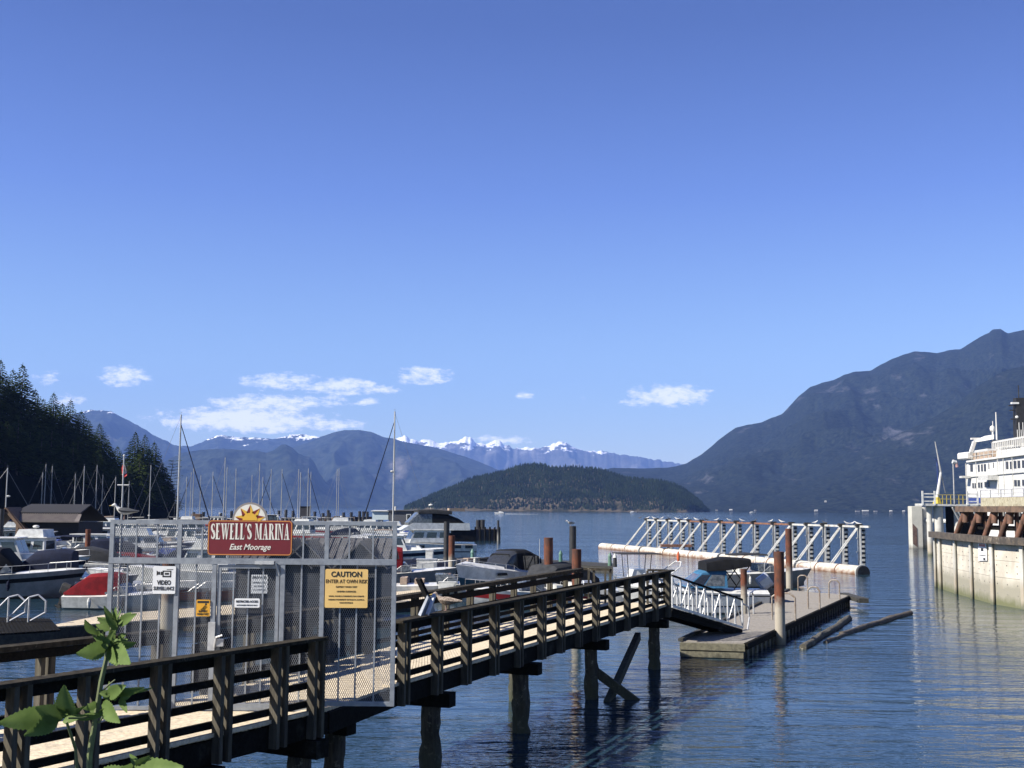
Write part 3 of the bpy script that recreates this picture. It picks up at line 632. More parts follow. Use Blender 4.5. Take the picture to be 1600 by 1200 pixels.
# ================================================================== SIGNS
def text_mesh(txt, size, ext=.0015, shear=0., sx=1., bold=0., space=1., align='CENTER'):
    cu = bpy.data.curves.new('lettering', 'FONT'); cu.body = txt; cu.size = size; cu.extrude = ext; cu.shear = shear; cu.offset = bold; cu.space_character = space
    cu.align_x = align; cu.align_y = 'CENTER'; cu.resolution_u = 3; o = bpy.data.objects.new('lettering', cu); col.objects.link(o)
    bpy.context.view_layer.update(); me = bpy.data.meshes.new_from_object(o.evaluated_get(bpy.context.evaluated_depsgraph_get()))
    V_ = [(v.co.x*sx, v.co.y, v.co.z) for v in me.vertices]; Fs = [tuple(p.vertices) for p in me.polygons]
    bpy.data.objects.remove(o); bpy.data.curves.remove(cu); bpy.data.meshes.remove(me); return V_, Fs
def put_text(b, txt, size, cx, y, cz, sx=1., **k):       # on a plane facing -Y
    V_, Fs = text_mesh(txt, size, sx=sx, **k); b.add([(cx+v[0], y-v[2], cz+v[1]) for v in V_], Fs)
def rrect(x0, x1, z0, z1, r, n=5):
    P = []
    for cx, cz, a0 in ((x1-r, z0+r, -90), (x1-r, z1-r, 0), (x0+r, z1-r, 90), (x0+r, z0+r, 180)):
        for i in range(n+1): a = R(a0+90*i/n); P.append((cx+r*math.cos(a), cz+r*math.sin(a)))
    return P
def plate(x0, x1, z0, z1, r, y, th): 
    b = MB(); b.prismv(rrect(x0, x1, z0, z1, r), (0, y, 0), (1,0,0), (0, th, 0)); return b
def paint(n, c, rough=.45): return M(n, c, rough, c2=tuple(x*.92 for x in c), scale=3)
m_maroon, m_cream, m_orng = paint('maroon_sign_paint', (.17,.014,.022)), paint('cream_letter_paint', (.85,.82,.72)), paint('orange_outline_paint', (.70,.28,.07))
m_gold, m_dkred, m_sgrey = paint('gold_paint', (.80,.47,.05)), paint('dark_red_paint', (.20,.02,.015)), paint('grey_sign_rim', (.30,.27,.25))
m_wsign, m_blk, m_ysign, m_ytxt = paint('white_sign_face', (.88,.89,.88)), paint('black_print', (.02,.02,.02)), paint('yellow_sign_face', (.88,.58,.20)), paint('brown_print', (.11,.055,.015))
m_asign = paint('amber_sign_face', (.80,.40,.03))
SY = FY-.045
def sxz(px, py): v = gy(px, py, SY); return v.x, v.z
sx0, sz1 = sxz(325.5, 812.5); sx1, sz0 = sxz(456, 868.5); cx_ = (sx0+sx1)/2
sg = thing('marina_sign', 'maroon marina name sign with white lettering and a golden sun on top', 'sign', (cx_, SY, sz0))
plate(sx0, sx1, sz0, sz1, .055, SY, .03).build('board', m_maroon, sg)
def ring(x0,x1,z0,z1,r,w,y,th):
    b = MB(); o_ = rrect(x0,x1,z0,z1,r); i_ = rrect(x0+w,x1-w,z0+w,z1-w,max(.005,r-w)); n = len(o_)
    P = [(x,y,z) for x,z in o_]+[(x,y,z) for x,z in i_]+[(x,y+th,z) for x,z in o_]+[(x,y+th,z) for x,z in i_]; fs = []
    for i in range(n):
        j = (i+1)%n; fs += [(i,j,n+j,n+i),(2*n+i,3*n+i,3*n+j,2*n+j),(i,2*n+i,2*n+j,j),(n+i,n+j,3*n+j,3*n+i)]
    b.add(P, fs); return b
b = ring(sx0+.006,sx1-.006,sz0+.006,sz1-.006,.05,.012,SY-.003,.004); b.build('border', m_orng, sg)
# condensed serif capitals, drawn as strokes: each glyph is (width, list of polygons) in a unit-height cell
def glyph(ch):
    T, t = .19, .055; P = []
    def rect(x0,z0,x1,z1): P.append([(x0,z0),(x1,z0),(x1,z1),(x0,z1)])
    def stem(x, w=T): rect(x,0,x+w,1); rect(x-.05,0,x+w+.05,t); rect(x-.05,1-t,x+w+.05,1)
    def poly(*p): P.append(list(p))
    if ch == 'E':
        stem(.05); rect(.1,1-t-.01,.44,1); rect(.1,0,.46,t+.01); rect(.1,.47,.34,.53); poly((.44,1),(.40,.94),(.44,.76)); poly((.46,0),(.49,.27),(.41,.06)); poly((.34,.62),(.30,.5),(.34,.38)); return .52, P
    if ch == 'L': stem(.05); rect(.1,0,.44,t+.01); poly((.44,0),(.48,.32),(.39,.06)); return .49, P
    if ch == 'I': stem(.05); return .29, P
    if ch == 'S':
        import math as mm; pts = []
        for i in range(21):
            a = R(35+ i*235/20); pts.append((.24+.155*mm.cos(a), .745+.20*mm.sin(a)))
        for i in range(1, 22):
            a = R(88 - i*245/21); pts.append((.24+.165*mm.cos(a), .255+.20*mm.sin(a)))
        n = len(pts)
        for k in range(n-1):
            (xa,za),(xb,zb_) = pts[k], pts[k+1]; u = (k+.5)/n; ww = .05+.075*mm.exp(-((u-.5)/.2)**2)+.02*mm.exp(-((u-.25)/.1)**2)+.02*mm.exp(-((u-.75)/.1)**2)
            dx, dz = xb-xa, zb_-za; l = mm.hypot(dx,dz); nx, nz_ = -dz/l*ww, dx/l*ww*.75
            poly((xa-nx,za-nz_),(xb-nx*1,zb_-nz_),(xb+nx,zb_+nz_),(xa+nx,za+nz_))
        poly((.40,.98),(.34,.86),(.42,.68)); poly((.06,.02),(.06,.33),(.14,.12)); return .48, P
    if ch == 'W':
        poly((.03,1),(.22,1),(.33,0),(.25,0)); poly((.25,0),(.33,0),(.47,.9),(.43,.9)); poly((.37,1),(.55,1),(.65,0),(.57,0)); poly((.57,0),(.65,0),(.82,1),(.77,1))
        rect(-.02,1-t,.27,1); rect(.33,1-t,.60,1); rect(.70,1-t,.88,1); return .90, P
    if ch == 'M':
        rect(.08,0,.13,1); rect(-.0,0,.21,t); rect(-.0,1-t,.2,1); poly((.08,1),(.24,1),(.42,.12),(.36,.0)); poly((.36,0),(.42,.12),(.58,1),(.54,1)); rect(.53,0,.70,1); rect(.46,0,.77,t); rect(.55,1-t,.77,1); return .79, P
    if ch == 'A':
        poly((.07,0),(.12,0),(.28,.9),(.25,1)); poly((.25,1),(.35,1),(.54,0),(.34,0)); rect(.12,.27,.42,.33); rect(0,0,.2,t); rect(.28,0,.6,t); return .60, P
    if ch == 'R':
        stem(.05); rect(.1,1-t-.01,.32,1); rect(.1,.48,.32,.54)
        import math as mm
        for i in range(10):
            a, c = R(90-18*i), R(90-18*(i+1)); poly((.30+.18*mm.cos(a),.765+.235*mm.sin(a)),(.30+.18*mm.cos(c),.765+.235*mm.sin(c)),(.30+.05*mm.cos(c),.765+.18*mm.sin(c)),(.30+.05*mm.cos(a),.765+.18*mm.sin(a)))
        poly((.26,.5),(.40,.5),(.58,0),(.40,0)); rect(.38,0,.62,t); return .61, P
    if ch == 'N':
        rect(.06,0,.11,1); rect(-.01,0,.19,t); rect(-.01,1-t,.16,1); poly((.06,1),(.22,1),(.50,0),(.40,0)); rect(.46,0,.51,1); rect(.38,1-t,.58,1); return .59, P
    if ch == "'": poly((.03,1),(.13,1),(.12,.86),(.05,.74)); return .18, P
    return .26, []
lt = MB(); x_ = 0.; hgt = .232; tot = sum(glyph(c)[0]+.045 for c in "SEWELL'S MARINA")-.045; sc_ = (sx1-sx0-.085)/tot
lx = sx0+.043; lz = gy(390,843,SY).z; k_ = 0
for ch in "SEWELL'S MARINA":
    w_, P = glyph(ch)
    for pl in P:
        ar = sum(a[0]*b_[1]-b_[0]*a[1] for a, b_ in zip(pl, pl[1:]+pl[:1]))
        if ar < 0: pl = pl[::-1]
        k_ += 1; yy = SY-.003-.00004*(k_ % 40)
        q = [(lx+(x_+a)*sc_, lz+c*hgt) for a, c in pl]
        lt.loft([[(a, yy, c) for a, c in q], [(a, yy+.0025, c) for a, c in q]])
    x_ += w_+.045
lt.build('lettering', m_cream, sg)
b = MB(); put_text(b, 'East Moorage', .118, cx_+.0, SY-.003, gy(390,855,SY).z, sx=.92, shear=.32, bold=.0015); b.build('lettering', m_cream, sg)
# the sun emblem
ecx, ecz = sxz(390.5, 812.5)[0], sz1; er = .262
def disc(r0, r1, a0, a1, y, th, n=24, cx=ecx, cz=ecz):
    P = [(cx+r1*math.cos(R(a0+(a1-a0)*i/n)), cz+r1*math.sin(R(a0+(a1-a0)*i/n))) for i in range(n+1)]
    P += [(cx+r0*math.cos(R(a1-(a1-a0)*i/n)), cz+r0*math.sin(R(a1-(a1-a0)*i/n))) for i in range(n+1)] if r0 > 0 else [(cx,cz)]
    return MB().prismv(P, (0,y,0), (1,0,0), (0,th,0))
disc(.0, er, 0, 180, SY+.004, .022).build('emblem_rim', m_sgrey, sg); disc(.0, er-.03, 0, 180, SY+.001, .004).build('emblem_face', m_cream, sg)
ray_b, ray_g = MB(), MB()
for i, a in enumerate((13, 51, 90, 129, 167)):
    rl = er-.035; c, s_ = math.cos(R(a)), math.sin(R(a)); tip = (ecx+rl*c, ecz+rl*s_); hw = R(25)
    l_ = (ecx+.125*math.cos(R(a)+hw), ecz+.125*math.sin(R(a)+hw)); r_ = (ecx+.125*math.cos(R(a)-hw), ecz+.125*math.sin(R(a)-hw))
    ray_b.prismv([(ecx+.05*c,ecz+.05*s_), tip, l_], (0,SY-.002,0),(1,0,0),(0,.003,0)); ray_g.prismv([(ecx+.05*c,ecz+.05*s_), r_, tip], (0,SY-.002,0),(1,0,0),(0,.003,0))
ray_b.build('sun_ray', m_dkred, sg); ray_g.build('sun_ray', m_gold, sg); disc(0, .108, 0, 180, SY-.005, .003).build('sun_disc', m_gold, sg)
# video surveillance
x0, z1 = sxz(239.5,884.5); x1, z0 = sxz(273.5,928); cx = (x0+x1)/2
sg = thing('surveillance_sign', 'white VIDEO SURVEILLANCE sign with black camera symbol on the left fence mesh', 'sign', (cx,SY,z0))
plate(x0,x1,z0,z1,.02,SY,.008).build('board', m_wsign, sg)
b = MB(); W1, H1 = x1-x0, z1-z0; y = SY-.002
def R_(u0,u1,v0,v1,b=b): b.bx(x0+u0*W1, x0+u1*W1, y, y+.0015, z0+v0*H1, z0+v1*H1)
R_(.42,.80,.60,.65); R_(.42,.80,.80,.84); R_(.42,.47,.6,.84); R_(.75,.80,.6,.84); R_(.52,.70,.69,.76); R_(.34,.42,.68,.80); R_(.60,.88,.87,.89)
b.prismv([(x0+.16*W1,z0+.66*H1),(x0+.25*W1,z0+.70*H1),(x0+.25*W1,z0+.79*H1),(x0+.16*W1,z0+.84*H1)],(0,y,0),(1,0,0),(0,.0015,0)); R_(.26,.31,.69,.8)
b.build('camera_symbol', m_blk, sg)
b = MB(); put_text(b,'VIDEO',.088,cx,SY-.002,z0+.40*H1,sx=.78,bold=.003); put_text(b,'SURVEILLANCE',.074,cx,SY-.002,z0+.19*H1,sx=.60,bold=.002); b.build('lettering', m_blk, sg)
# caution
x0, z1 = sxz(508.5,889); x1, z0 = sxz(574,950); cx = (x0+x1)/2; H1 = z1-z0
sg = thing('caution_sign', 'large yellow CAUTION ENTER AT OWN RISK sign on the right fence panel', 'sign', (cx,SY,z0))
plate(x0,x1,z0,z1,.02,SY,.008).build('board', m_ysign, sg)
b = MB(); put_text(b,'CAUTION',.105,cx,SY-.002,z0+.86*H1,sx=.92,bold=.003,space=1.05); b.build('lettering', m_blk, sg)
b = MB(); put_text(b,'ENTER AT OWN RISK',.073,cx,SY-.002,z0+.68*H1,sx=.86,bold=.0008)
for v, tx, s_ in ((.54,'SLIPPERY WHEN WET',.032),(.42,'UNEVEN SURFACES',.032),(.30,'WIND, WAVES & CURRENTS CAN CREATE',.027),(.21,'SUDDEN MOVEMENT OF FLOATS, RAMPS &',.027),(.13,'CONNECTIONS',.027)): put_text(b,tx,s_,cx,SY-.002,z0+v*H1,sx=1.0)
b.build('lettering', m_ytxt, sg)
# small amber warning
x0, z1 = sxz(307,937); x1, z0 = sxz(327.5,963); cx = (x0+x1)/2; H1 = z1-z0; W1 = x1-x0
sg = thing('warning_sign', 'small amber warning sign with a falling figure left of the gate', 'sign', (cx,SY,z0))
plate(x0,x1,z0,z1,.012,SY,.008).build('board', m_asign, sg); b = MB(); y = SY-.002
b.bx(x0+.08*W1,x0+.92*W1,y,y+.0015,z0+.80*H1,z0+.93*H1)
b.bar((x0+.42*W1,y,z0+.45*H1),(x0+.66*W1,y,z0+.68*H1),.0015,.022,up=(0,1,0)); b.bar((x0+.42*W1,y,z0+.46*H1),(x0+.30*W1,y,z0+.42*H1),.0015,.016,up=(0,1,0)); b.bar((x0+.46*W1,y,z0+.5*H1),(x0+.62*W1,y,z0+.42*H1),.0015,.014,up=(0,1,0))
b.ball((x0+.70*W1,y,z0+.73*H1),.014,.001,.014,8,5); b.build('falling_figure', m_blk, sg)
b = MB(); put_text(b,'SLIPPERY',.036,cx,SY-.002,z0+.30*H1,sx=.9,bold=.001); put_text(b,'WHEN WET',.036,cx,SY-.002,z0+.13*H1,sx=.85,bold=.001); b.build('lettering', m_blk, sg)
# restricted access on the gate
x0, z1 = sxz(366.5,935); x1, z0 = sxz(405.5,949.5); cx = (x0+x1)/2; H1 = z1-z0
sg = thing('restricted_access_sign', 'small white RESTRICTED ACCESS sign on the gate mesh', 'sign', (cx,SY,z0))
plate(x0,x1,z0,z1,.02,SY,.008).build('board', m_wsign, sg)
b = MB(); put_text(b,'RESTRICTED ACCESS',.042,cx,SY-.002,z0+.66*H1,sx=.82,bold=.0012); put_text(b,'AUTHORIZED PERSONS ONLY',.026,cx,SY-.002,z0+.26*H1,sx=.85); b.build('lettering', m_blk, sg)
# ================================================================== BOAT BUILDERS (x = bow, y = port, z = up)
def hull_fn(L_, B_, Fb, fine=2.4, tr=.88):
    def f(s, t):                                   # s 0 stern..1 bow, t 0 chine..1 gunwale
        hb = B_/2*(tr+(1-tr)*min(1, s/.3)) if s < .42 else B_/2*max(0, 1-((s-.42)/.58)**fine)
        sh = Fb*(.86+.34*s*s); cz = .08+.42*Fb*max(0, s-.55)**1.6*2
        w_ = hb*(.84+.16*t) if s < .98 else hb; x = L_*(s-.45)+ (.09*L_*t*max(0, s-.6)/.4)
        return x, w_*(1-.25*(1-t)*max(0,s-.5)), cz+(sh-cz)*t
    return f
def hull(f, mat, root, n=14, name='hull'):
    b = MB(); secs = []
    for i in range(n+1):
        s = i/n; p = [f(s, t) for t in (1, .66, .33, 0)]; kx, kw, kz = f(s, 0); kzz = -.28+max(0, s-.72)*1.3
        sec = [(x, w_, z) for x, w_, z in p]+[(kx, 0, min(kz, kzz))]+[(x, -w_, z) for x, w_, z in p[::-1]]; secs.append(sec)
    b.loft(secs, caps=False, close=True); b.f.append(tuple(range(9))[::-1]); return b.build(name, mat, root, smooth=True, local=True)
def band(f, t0, t1, mat, root, name='stripe', s0=0., s1=1., n=14, off=.006):
    b = MB()
    for sg_ in (1, -1):
        a = [[(x, sg_*(w_+off), z) for x, w_, z in (f(s0+(s1-s0)*i/n, t0), f(s0+(s1-s0)*i/n, t1))] for i in range(n+1)]
        b.loft(a, caps=False, close=False)
    return b.build(name, mat, root, local=True)
def deckcap(f, mat, root, s0=0., s1=1., crown=.12, n=10, name='deck', t=1.0, inset=.0):
    b = MB(); secs = []
    for i in range(n+1):
        s = s0+(s1-s0)*i/n; x, w_, z = f(s, t); w_ = max(.01, w_-inset); c = crown*(1 if w_ > .2 else w_*5)
        secs.append([(x, w_, z+.01), (x, w_*.7, z+c*.75), (x, 0, z+c), (x, -w_*.7, z+c*.75), (x, -w_, z+.01), (x, 0, z-.06)])
    b.loft(secs); return b.build(name, mat, root, smooth=True, local=True)
def arch(mat, root, st, name='canopy', n=7):      # st: (x, half width, z base, z top)
    b = MB(); secs = []
    for x, hw, z0, z1 in st:
        sec = [(x, hw, z0)]
        for i in range(n+1):
            a = math.pi*i/n; sec.append((x, hw*.97*math.copysign(abs(math.cos(a))**.45, math.cos(a)), z0+(z1-z0)*(.62+.38*math.sin(a)**.6)))
        sec.append((x, -hw, z0)); secs.append(sec)
    b.loft(secs); return b.build(name, mat, root, smooth=True, local=True)
def frustum(x0, x1, hw, z0, z1, rf=.3, rr=.1, ins=.08):
    b = MB(); P = [(x0,-hw,z0),(x1,-hw,z0),(x1,hw,z0),(x0,hw,z0),(x0+rr,-hw+ins,z1),(x1-rf,-hw+ins,z1),(x1-rf,hw-ins,z1),(x0+rr,hw-ins,z1)]
    b.hexa(P); return b, [Vector(p) for p in P]
def windows(P, mat, root, nside=3, v0=.42, v1=.82, front=2, name='window', rear=False):
    sides = [(P[0],P[1],P[5],P[4]), (P[2],P[3],P[7],P[6])]
    for q in sides:
        for i in range(nside):
            MB().patch(q, (i+.12)/nside, (i+.88)/nside, v0, v1, .006).build(name, mat, root, local=True)
    q = (P[1],P[2],P[6],P[5])
    for i in range(front): MB().patch(q, (i+.08)/front, (i+.92)/front, v0, v1+.06, .006).build('windscreen', mat, root, local=True)
    if rear: MB().patch((P[3],P[0],P[4],P[7]), .15, .85, v0, v1, .006).build(name, mat, root, local=True)
def outboard(root, x, z, y=0, tilt=0., cm=None, s=1.):
    cm = cm or m_engine; M_ = Matrix.Rotation(tilt, 3, 'Y')
    def T(b):
        b.v = [tuple(M_ @ Vector(v)*s + Vector((x, y, z))) for v in b.v]; return b
    b = MB(); b.loft([[(-.32+dx, sy*w_, zz) for dx, sy, w_ in ((0,-1,w0),(.44,-1,w0*.9),(.44,1,w0*.9),(0,1,w0))] for zz, w0 in ((.0,.15),(.12,.19),(.38,.19),(.52,.12))])
    e = T(b).build('outboard_engine', cm, root, local=True, smooth=False, bevel=.03)
    b = MB(); b.loft([[(-.2,-.06,.0),(.02,-.06,.0),(.02,.06,.0),(-.2,.06,.0)],[(-.22,-.035,-.7),(-.05,-.035,-.7),(-.05,.035,-.7),(-.22,.035,-.7)]]); b.tube((-.32,0,-.62),(.02,0,-.62),.05,.03); b.bar((-.2,0,-.48),(-.1,0,-.48),.22,.02)
    b.box(.1,0,-.1,.16,.2,.25); T(b).build('leg', m_rubber if cm is not m_silver else m_engine, e, local=True)
    return e
def rails(f, root, s0=.45, s1=.99, h=.42, r=.012, n=6):
    b = MB()
    for sg_ in (1, -1):
        top = []
        for i in range(n+1):
            s = s0+(s1-s0)*i/n; x, w_, z = f(s, 1); p = Vector((x, sg_*max(0, w_-.06), z)); q = p+Vector((0,0,h if i else .05)); top.append(q)
            if i: b.tube(p, q, r, n=5)
        b.path(top, r, 5)
    return b.build('bow_rail', m_alu, root, local=True)
def place(root, p, head, s=1.): root.location = (p.x, p.y, p.z); root.rotation_euler.z = head; root.scale = (s, s, s)
def runabout(name, label, p, head, L_=6., B_=2.2, Fb=.85, hm=None, sm=None, cv=None, cvk='full', eng='out', group=None, glass=True, dm=None, railing_=True, cat='boat', tilt=.0, cm=None, ch=1.0):
    r = thing(name, label, cat, group=group); f = hull_fn(L_, B_, Fb); hull(f, hm or m_white, r); deckcap(f, dm or m_white, r, .0, .995)
    if sm: band(f, .45, .8, sm, r)
    z = Fb*1.0; hw = B_/2-.18
    if glass:
        b, P = frustum(-.02*L_, .2*L_, hw, z+.05, z+.52, rf=.42, rr=-.1, ins=.12); b.build('windshield', m_clearv, r, local=True)
    if cvk == 'full': arch(cv, r, [(-.42*L_, hw*.95, z, z+.35*ch), (-.3*L_, hw, z, z+.75*ch), (-.08*L_, hw, z, z+1.05*ch), (.1*L_, hw, z, z+.95*ch), (.2*L_, hw*.8, z+.05, z+.3*ch)])
    elif cvk == 'slope': arch(cv, r, [(-.44*L_, hw*.95, z, z+.15*ch), (-.2*L_, hw, z, z+1.12*ch), (.0*L_, hw*.97, z, z+1.2*ch), (.10*L_, hw*.95, z, z+1.12*ch), (.11*L_, hw*.8, z+.05, z+.3*ch)])
    elif cvk == 'flat': arch(cv, r, [(-.44*L_, hw*.95, z-.02, z+.2), (-.1*L_, hw, z-.02, z+.5), (.08*L_, hw, z, z+.55), (.24*L_, hw*.8, z+.05, z+.16)])
    elif cvk == 'bimini':
        b = MB()
        for sx in (-.28*L_, .04*L_):
            for sy in (-1, 1): b.tube((sx*.8, sy*hw, z), (sx, sy*hw*.9, z+1.05), .016, n=5)
        b.build('canopy_frame', m_alu, r, local=True); arch(cv, r, [(-.32*L_, hw*.95, z+1.0, z+1.08), (-.12*L_, hw, z+1.04, z+1.18), (.08*L_, hw*.95, z+1.0, z+1.1)])
    if cvk in ('bimini', 'open'):
        b = MB(); b.box(-.2*L_, 0, z+.1, .5, hw*1.5, .3); b.box(-.36*L_, 0, z+.16, .35, hw*1.7, .34); b.build('seat', m_tan if L_ < 5.5 else m_offw, r, local=True)
    if eng == 'out': outboard(r, -.45*L_-.12, Fb*.9, tilt=tilt, cm=cm)
    elif eng == 'twin':
        for y in (-.35, .35): outboard(r, -.45*L_-.12, Fb*.9, y, tilt=tilt, cm=cm)
    if railing_: rails(f, r)
    for q_ in (.3, .62):
        x_, w_, z_ = f(q_, 1); MB().ball((x_, -w_-.1, z_*.55), .1, .1, .26, 8, 5).tube((x_, -w_-.1, z_*.6), (x_, -w_+.05, z_+.02), .012, n=4).build('fender', m_offw if q_ < .5 else m_navy, r, local=True)
    place(r, p, head); return r
def cabin_boat(name, label, p, head, L_=7.5, B_=2.7, Fb=1.0, hm=None, sm=None, fly=False, cabm=None, group=None, cv=None, radar=False, ch=1.25, eng=None, rail_=True, nside=3, aft=None):
    r = thing(name, label, 'boat', group=group); f = hull_fn(L_, B_, Fb); hull(f, hm or m_white, r); deckcap(f, m_white, r)
    if sm: band(f, .5, .78, sm, r)
    z = Fb*1.02; hw = B_/2-.28; b, P = frustum(-.2*L_, .2*L_, hw, z, z+ch, rf=.55, rr=.05, ins=.1); c = b.build('cabin', cabm or m_white, r, local=True); windows(P, m_glass, c, nside, .38, .84, 2, rear=True)
    rf_ = MB().box(-.02*L_-.1, 0, z+ch+.03, .4*L_-.1, hw*2+.1, .07).build('roof', m_white, r, local=True, bevel=.02)
    b, P2 = frustum(.18*L_, .36*L_, hw*.8, z, z+.38, rf=.4, rr=0, ins=.15); b.build('trunk_cabin', m_white, r, local=True)
    if cv: arch(cv, r, [(-.44*L_, hw, z-.1, z+ch*.9), (-.3*L_, hw, z-.1, z+ch*1.02), (-.205*L_, hw, z-.1, z+ch*1.04)], name='aft_canvas')
    if fly:
        b, P3 = frustum(-.18*L_, .1*L_, hw*.85, z+ch+.07, z+ch+.6, rf=.3, rr=.1, ins=.03); b.build('flybridge', m_white, r, local=True)
    if radar:
        b = MB().tube((-.05*L_,0,z+ch+.06),(-.05*L_,0,z+ch+.7),.03); b.ball((-.05*L_,0,z+ch+.78),.24,.24,.12); b.build('radar', m_offw, r, local=True)
    if eng: outboard(r, -.45*L_-.15, Fb*.9, cm=m_engine)
    if rail_: rails(f, r)
    place(r, p, head); return r
def sailboat(name, label, p, head, mast, L_=8.5, cover=None, furl=False, thick=.065, hm=None, spread=True, group='sailboats with bare masts in the marina', lean=0., radar=None):
    r = thing(name, label, 'sailboat', group=group); f = hull_fn(L_, 2.7, .95, 2.0, .7); hull(f, hm or m_white, r); deckcap(f, m_white, r)
    b, P = frustum(-.18*L_, .22*L_, .8, 1.0, 1.42, rf=.7, rr=.1, ins=.15); c = b.build('cabin', m_white, r, local=True)
    for q in ((P[0],P[1],P[5],P[4]), (P[2],P[3],P[7],P[6])): MB().patch(q, .15, .85, .35, .75, .006).build('window', m_glass, c, local=True)
    mx = .08*L_; MB().tube((mx,0,1.0),(mx+lean,0,mast),thick,thick*.75,n=8).build('mast', m_mast, r, local=True)
    b = MB().tube((mx-.1,0,2.1),(mx-.42*L_,0,2.2),.05); b.build('boom', m_mast, r, local=True)
    if cover: MB().loft([[(x_, w_*math.cos(a), 2.32+h*math.sin(a)) for a in [k*.785 for k in range(8)]] for x_, w_, h in ((mx-.05,.1,.3),(mx-.2*L_,.14,.2),(mx-.42*L_,.07,.1))]).build('sail_cover', cover, r, local=True)
    b = MB().tube((mx,0,mast*.97),(.5*L_,0,1.15),.022 if not furl else .0, n=4) if not furl else MB().tube((mx+lean,0,mast*.93),(.5*L_,0,1.3),.05,.085,n=6); b.build('forestay', m_wire if not furl else m_navy, r, local=True)
    MB().tube((mx+lean,0,mast*.99),(-.43*L_,0,1.0),.016,n=4).build('backstay', m_wire, r, local=True)
    b = MB()
    for sy in (-1, 1): b.path([(mx,sy*1.15,1.0),(mx,sy*.55,mast*.52),(mx+lean*.9,0,mast*.93)], .012, 4)
    b.build('shrouds', m_wire, r, local=True)
    if spread: MB().tube((mx,-.6,mast*.52),(mx,.6,mast*.52),.02,n=5).build('spreader', m_mast, r, local=True)
    if radar: b = MB().ball((mx+.25,0,mast*radar),.24,.24,.13); b.box(mx+.1,0,mast*radar-.12,.3,.1,.05); b.build('radar', m_offw, r, local=True)
    b = MB().tube((mx+lean,0,mast),(mx+lean,0,mast+.35),.012,n=4); b.bar((mx+lean-.25,0,mast+.2),(mx+lean+.2,0,mast+.25),.015,.015); b.build('wind_vane', m_wire, r, local=True)
    place(r, p, head); return r
# ================================================================== SAILBOATS: (mast px, top py, distance, heading deg, cover, furl, radar)
SB = [(12,731,150,20,None,0,.62),(67,738,235,200,None,0,None),(72,725,240,10,None,0,None),(82,728,250,185,'navy',0,None),(118,740,230,0,None,0,None),(132,728,215,190,'rblue',0,None),(152,727,250,5,None,0,None),(161,742,265,180,None,0,None),
      (181,745,240,20,'tan',0,None),(202,752,260,175,None,0,None),(236,727,225,195,None,1,None),(283,648,140,-8,None,1,None),(292,745,270,10,None,0,None),(299,738,275,190,None,1,None),(303,728,255,175,None,0,None),(314,743,290,0,None,0,None),
      (333,737,270,15,None,1,None),(352,715,215,185,None,0,None),(355,730,265,5,'navy',0,None),(369,732,250,-10,None,0,None),(394,742,290,0,None,0,None),(406,724,255,170,None,0,None),(411,745,280,20,None,1,None),(424,733,270,190,None,1,None),
      (441,733,265,0,'rblue',1,None),(467,733,275,180,None,0,None),(470,738,265,10,None,0,None),(482,732,270,-10,None,1,None),(486,737,285,175,None,0,None),(527,733,280,5,None,0,None),(530,732,290,185,None,0,None),(617,643,150,165,None,1,.55)]
for i, (px, ty, Y, hd, cv, fu, rd_) in enumerate(SB):
    T = gy(px, ty, Y); big = T.z > 11 and Y < 155; Ls = 11. if Y < 155 else 8.6; h = R(hd)
    m0 = .08*Ls; base = Vector((T.x-m0*math.cos(h), Y-m0*math.sin(h), 0))
    if px == 283: lab = 'large sailboat whose very tall mast rises beside the point of the hill'
    elif px == 617: lab = 'large sailboat with tall mast, dark furled stay and white radar dome above the fence corner'
    else: lab = 'sailboat whose bare mast is the %s from the left above the marina' % ordw(i)
    sailboat('sailboat', lab, base, h, T.z, Ls, {'navy':m_navy,'rblue':m_rblue,'tan':m_tan,None:None}[cv], bool(fu), 0.12 if big else .085, radar=rd_)
# ================================================================== BOATS WITH COVERS, LEFT OF THE FENCE
D = R
runabout('motorboat', 'grey-hulled motorboat under a large black canvas at the left edge', g(-18,934), R(6), 7.6, 2.6, 1.25, m_greyh, None, m_black, 'full', 'twin', ch=1.35, cm=m_engine)
_b1 = bpy.data.objects['motorboat']; band(hull_fn(7.6, 2.6, 1.25), .62, .80, m_black, _b1)
runabout('motorboat', 'motorboat with a sloping navy canvas behind the black-covered one', g(96,930), R(8), 6.2, 2.3, .9, m_greyh, None, m_navy, 'slope', 'twin', ch=1.3, cm=m_engine, tilt=.5)
rb = runabout('motorboat', 'small white motorboat under a bright red canvas beside the fence', g(176,951), R(-3), 4.7, 1.9, .66, m_offw, None, m_red, 'slope', 'out', ch=.85, cm=m_rubber, tilt=.35)
cabin_boat('cabin_cruiser', 'white hardtop cruiser with long pale roof left of the navy canvas', g(-5,905), R(8), 9.0, 3.0, 1.25, m_white, m_navy, cabm=m_offw, ch=1.35)
runabout('motorboat', 'motorboat with dark navy canopy and clear side windows next to the fence', g(160,886), R(182), 6.6, 2.4, 1.0, m_offw, None, m_navy, 'full', None, ch=1.2)
runabout('motorboat', 'white open motorboat with royal blue bimini between two rust piles', g(82,884), R(10), 6.0, 2.3, .95, m_white, None, m_rblue, 'bimini', 'out')
cabin_boat('cabin_cruiser', 'white cruiser with rounded tan-trimmed roof behind the first rust pile', g(62,872), R(12), 8.0, 2.8, 1.1, m_white, None, cabm=m_tan, ch=1.2)
cabin_boat('pilot_boat', 'grey wheelhouse boat with radar on its roof before the brown shed', g(78,860), R(5), 11., 3.4, 1.3, m_greyh, m_navy, cabm=m_offw, radar=True, ch=1.7, nside=5)
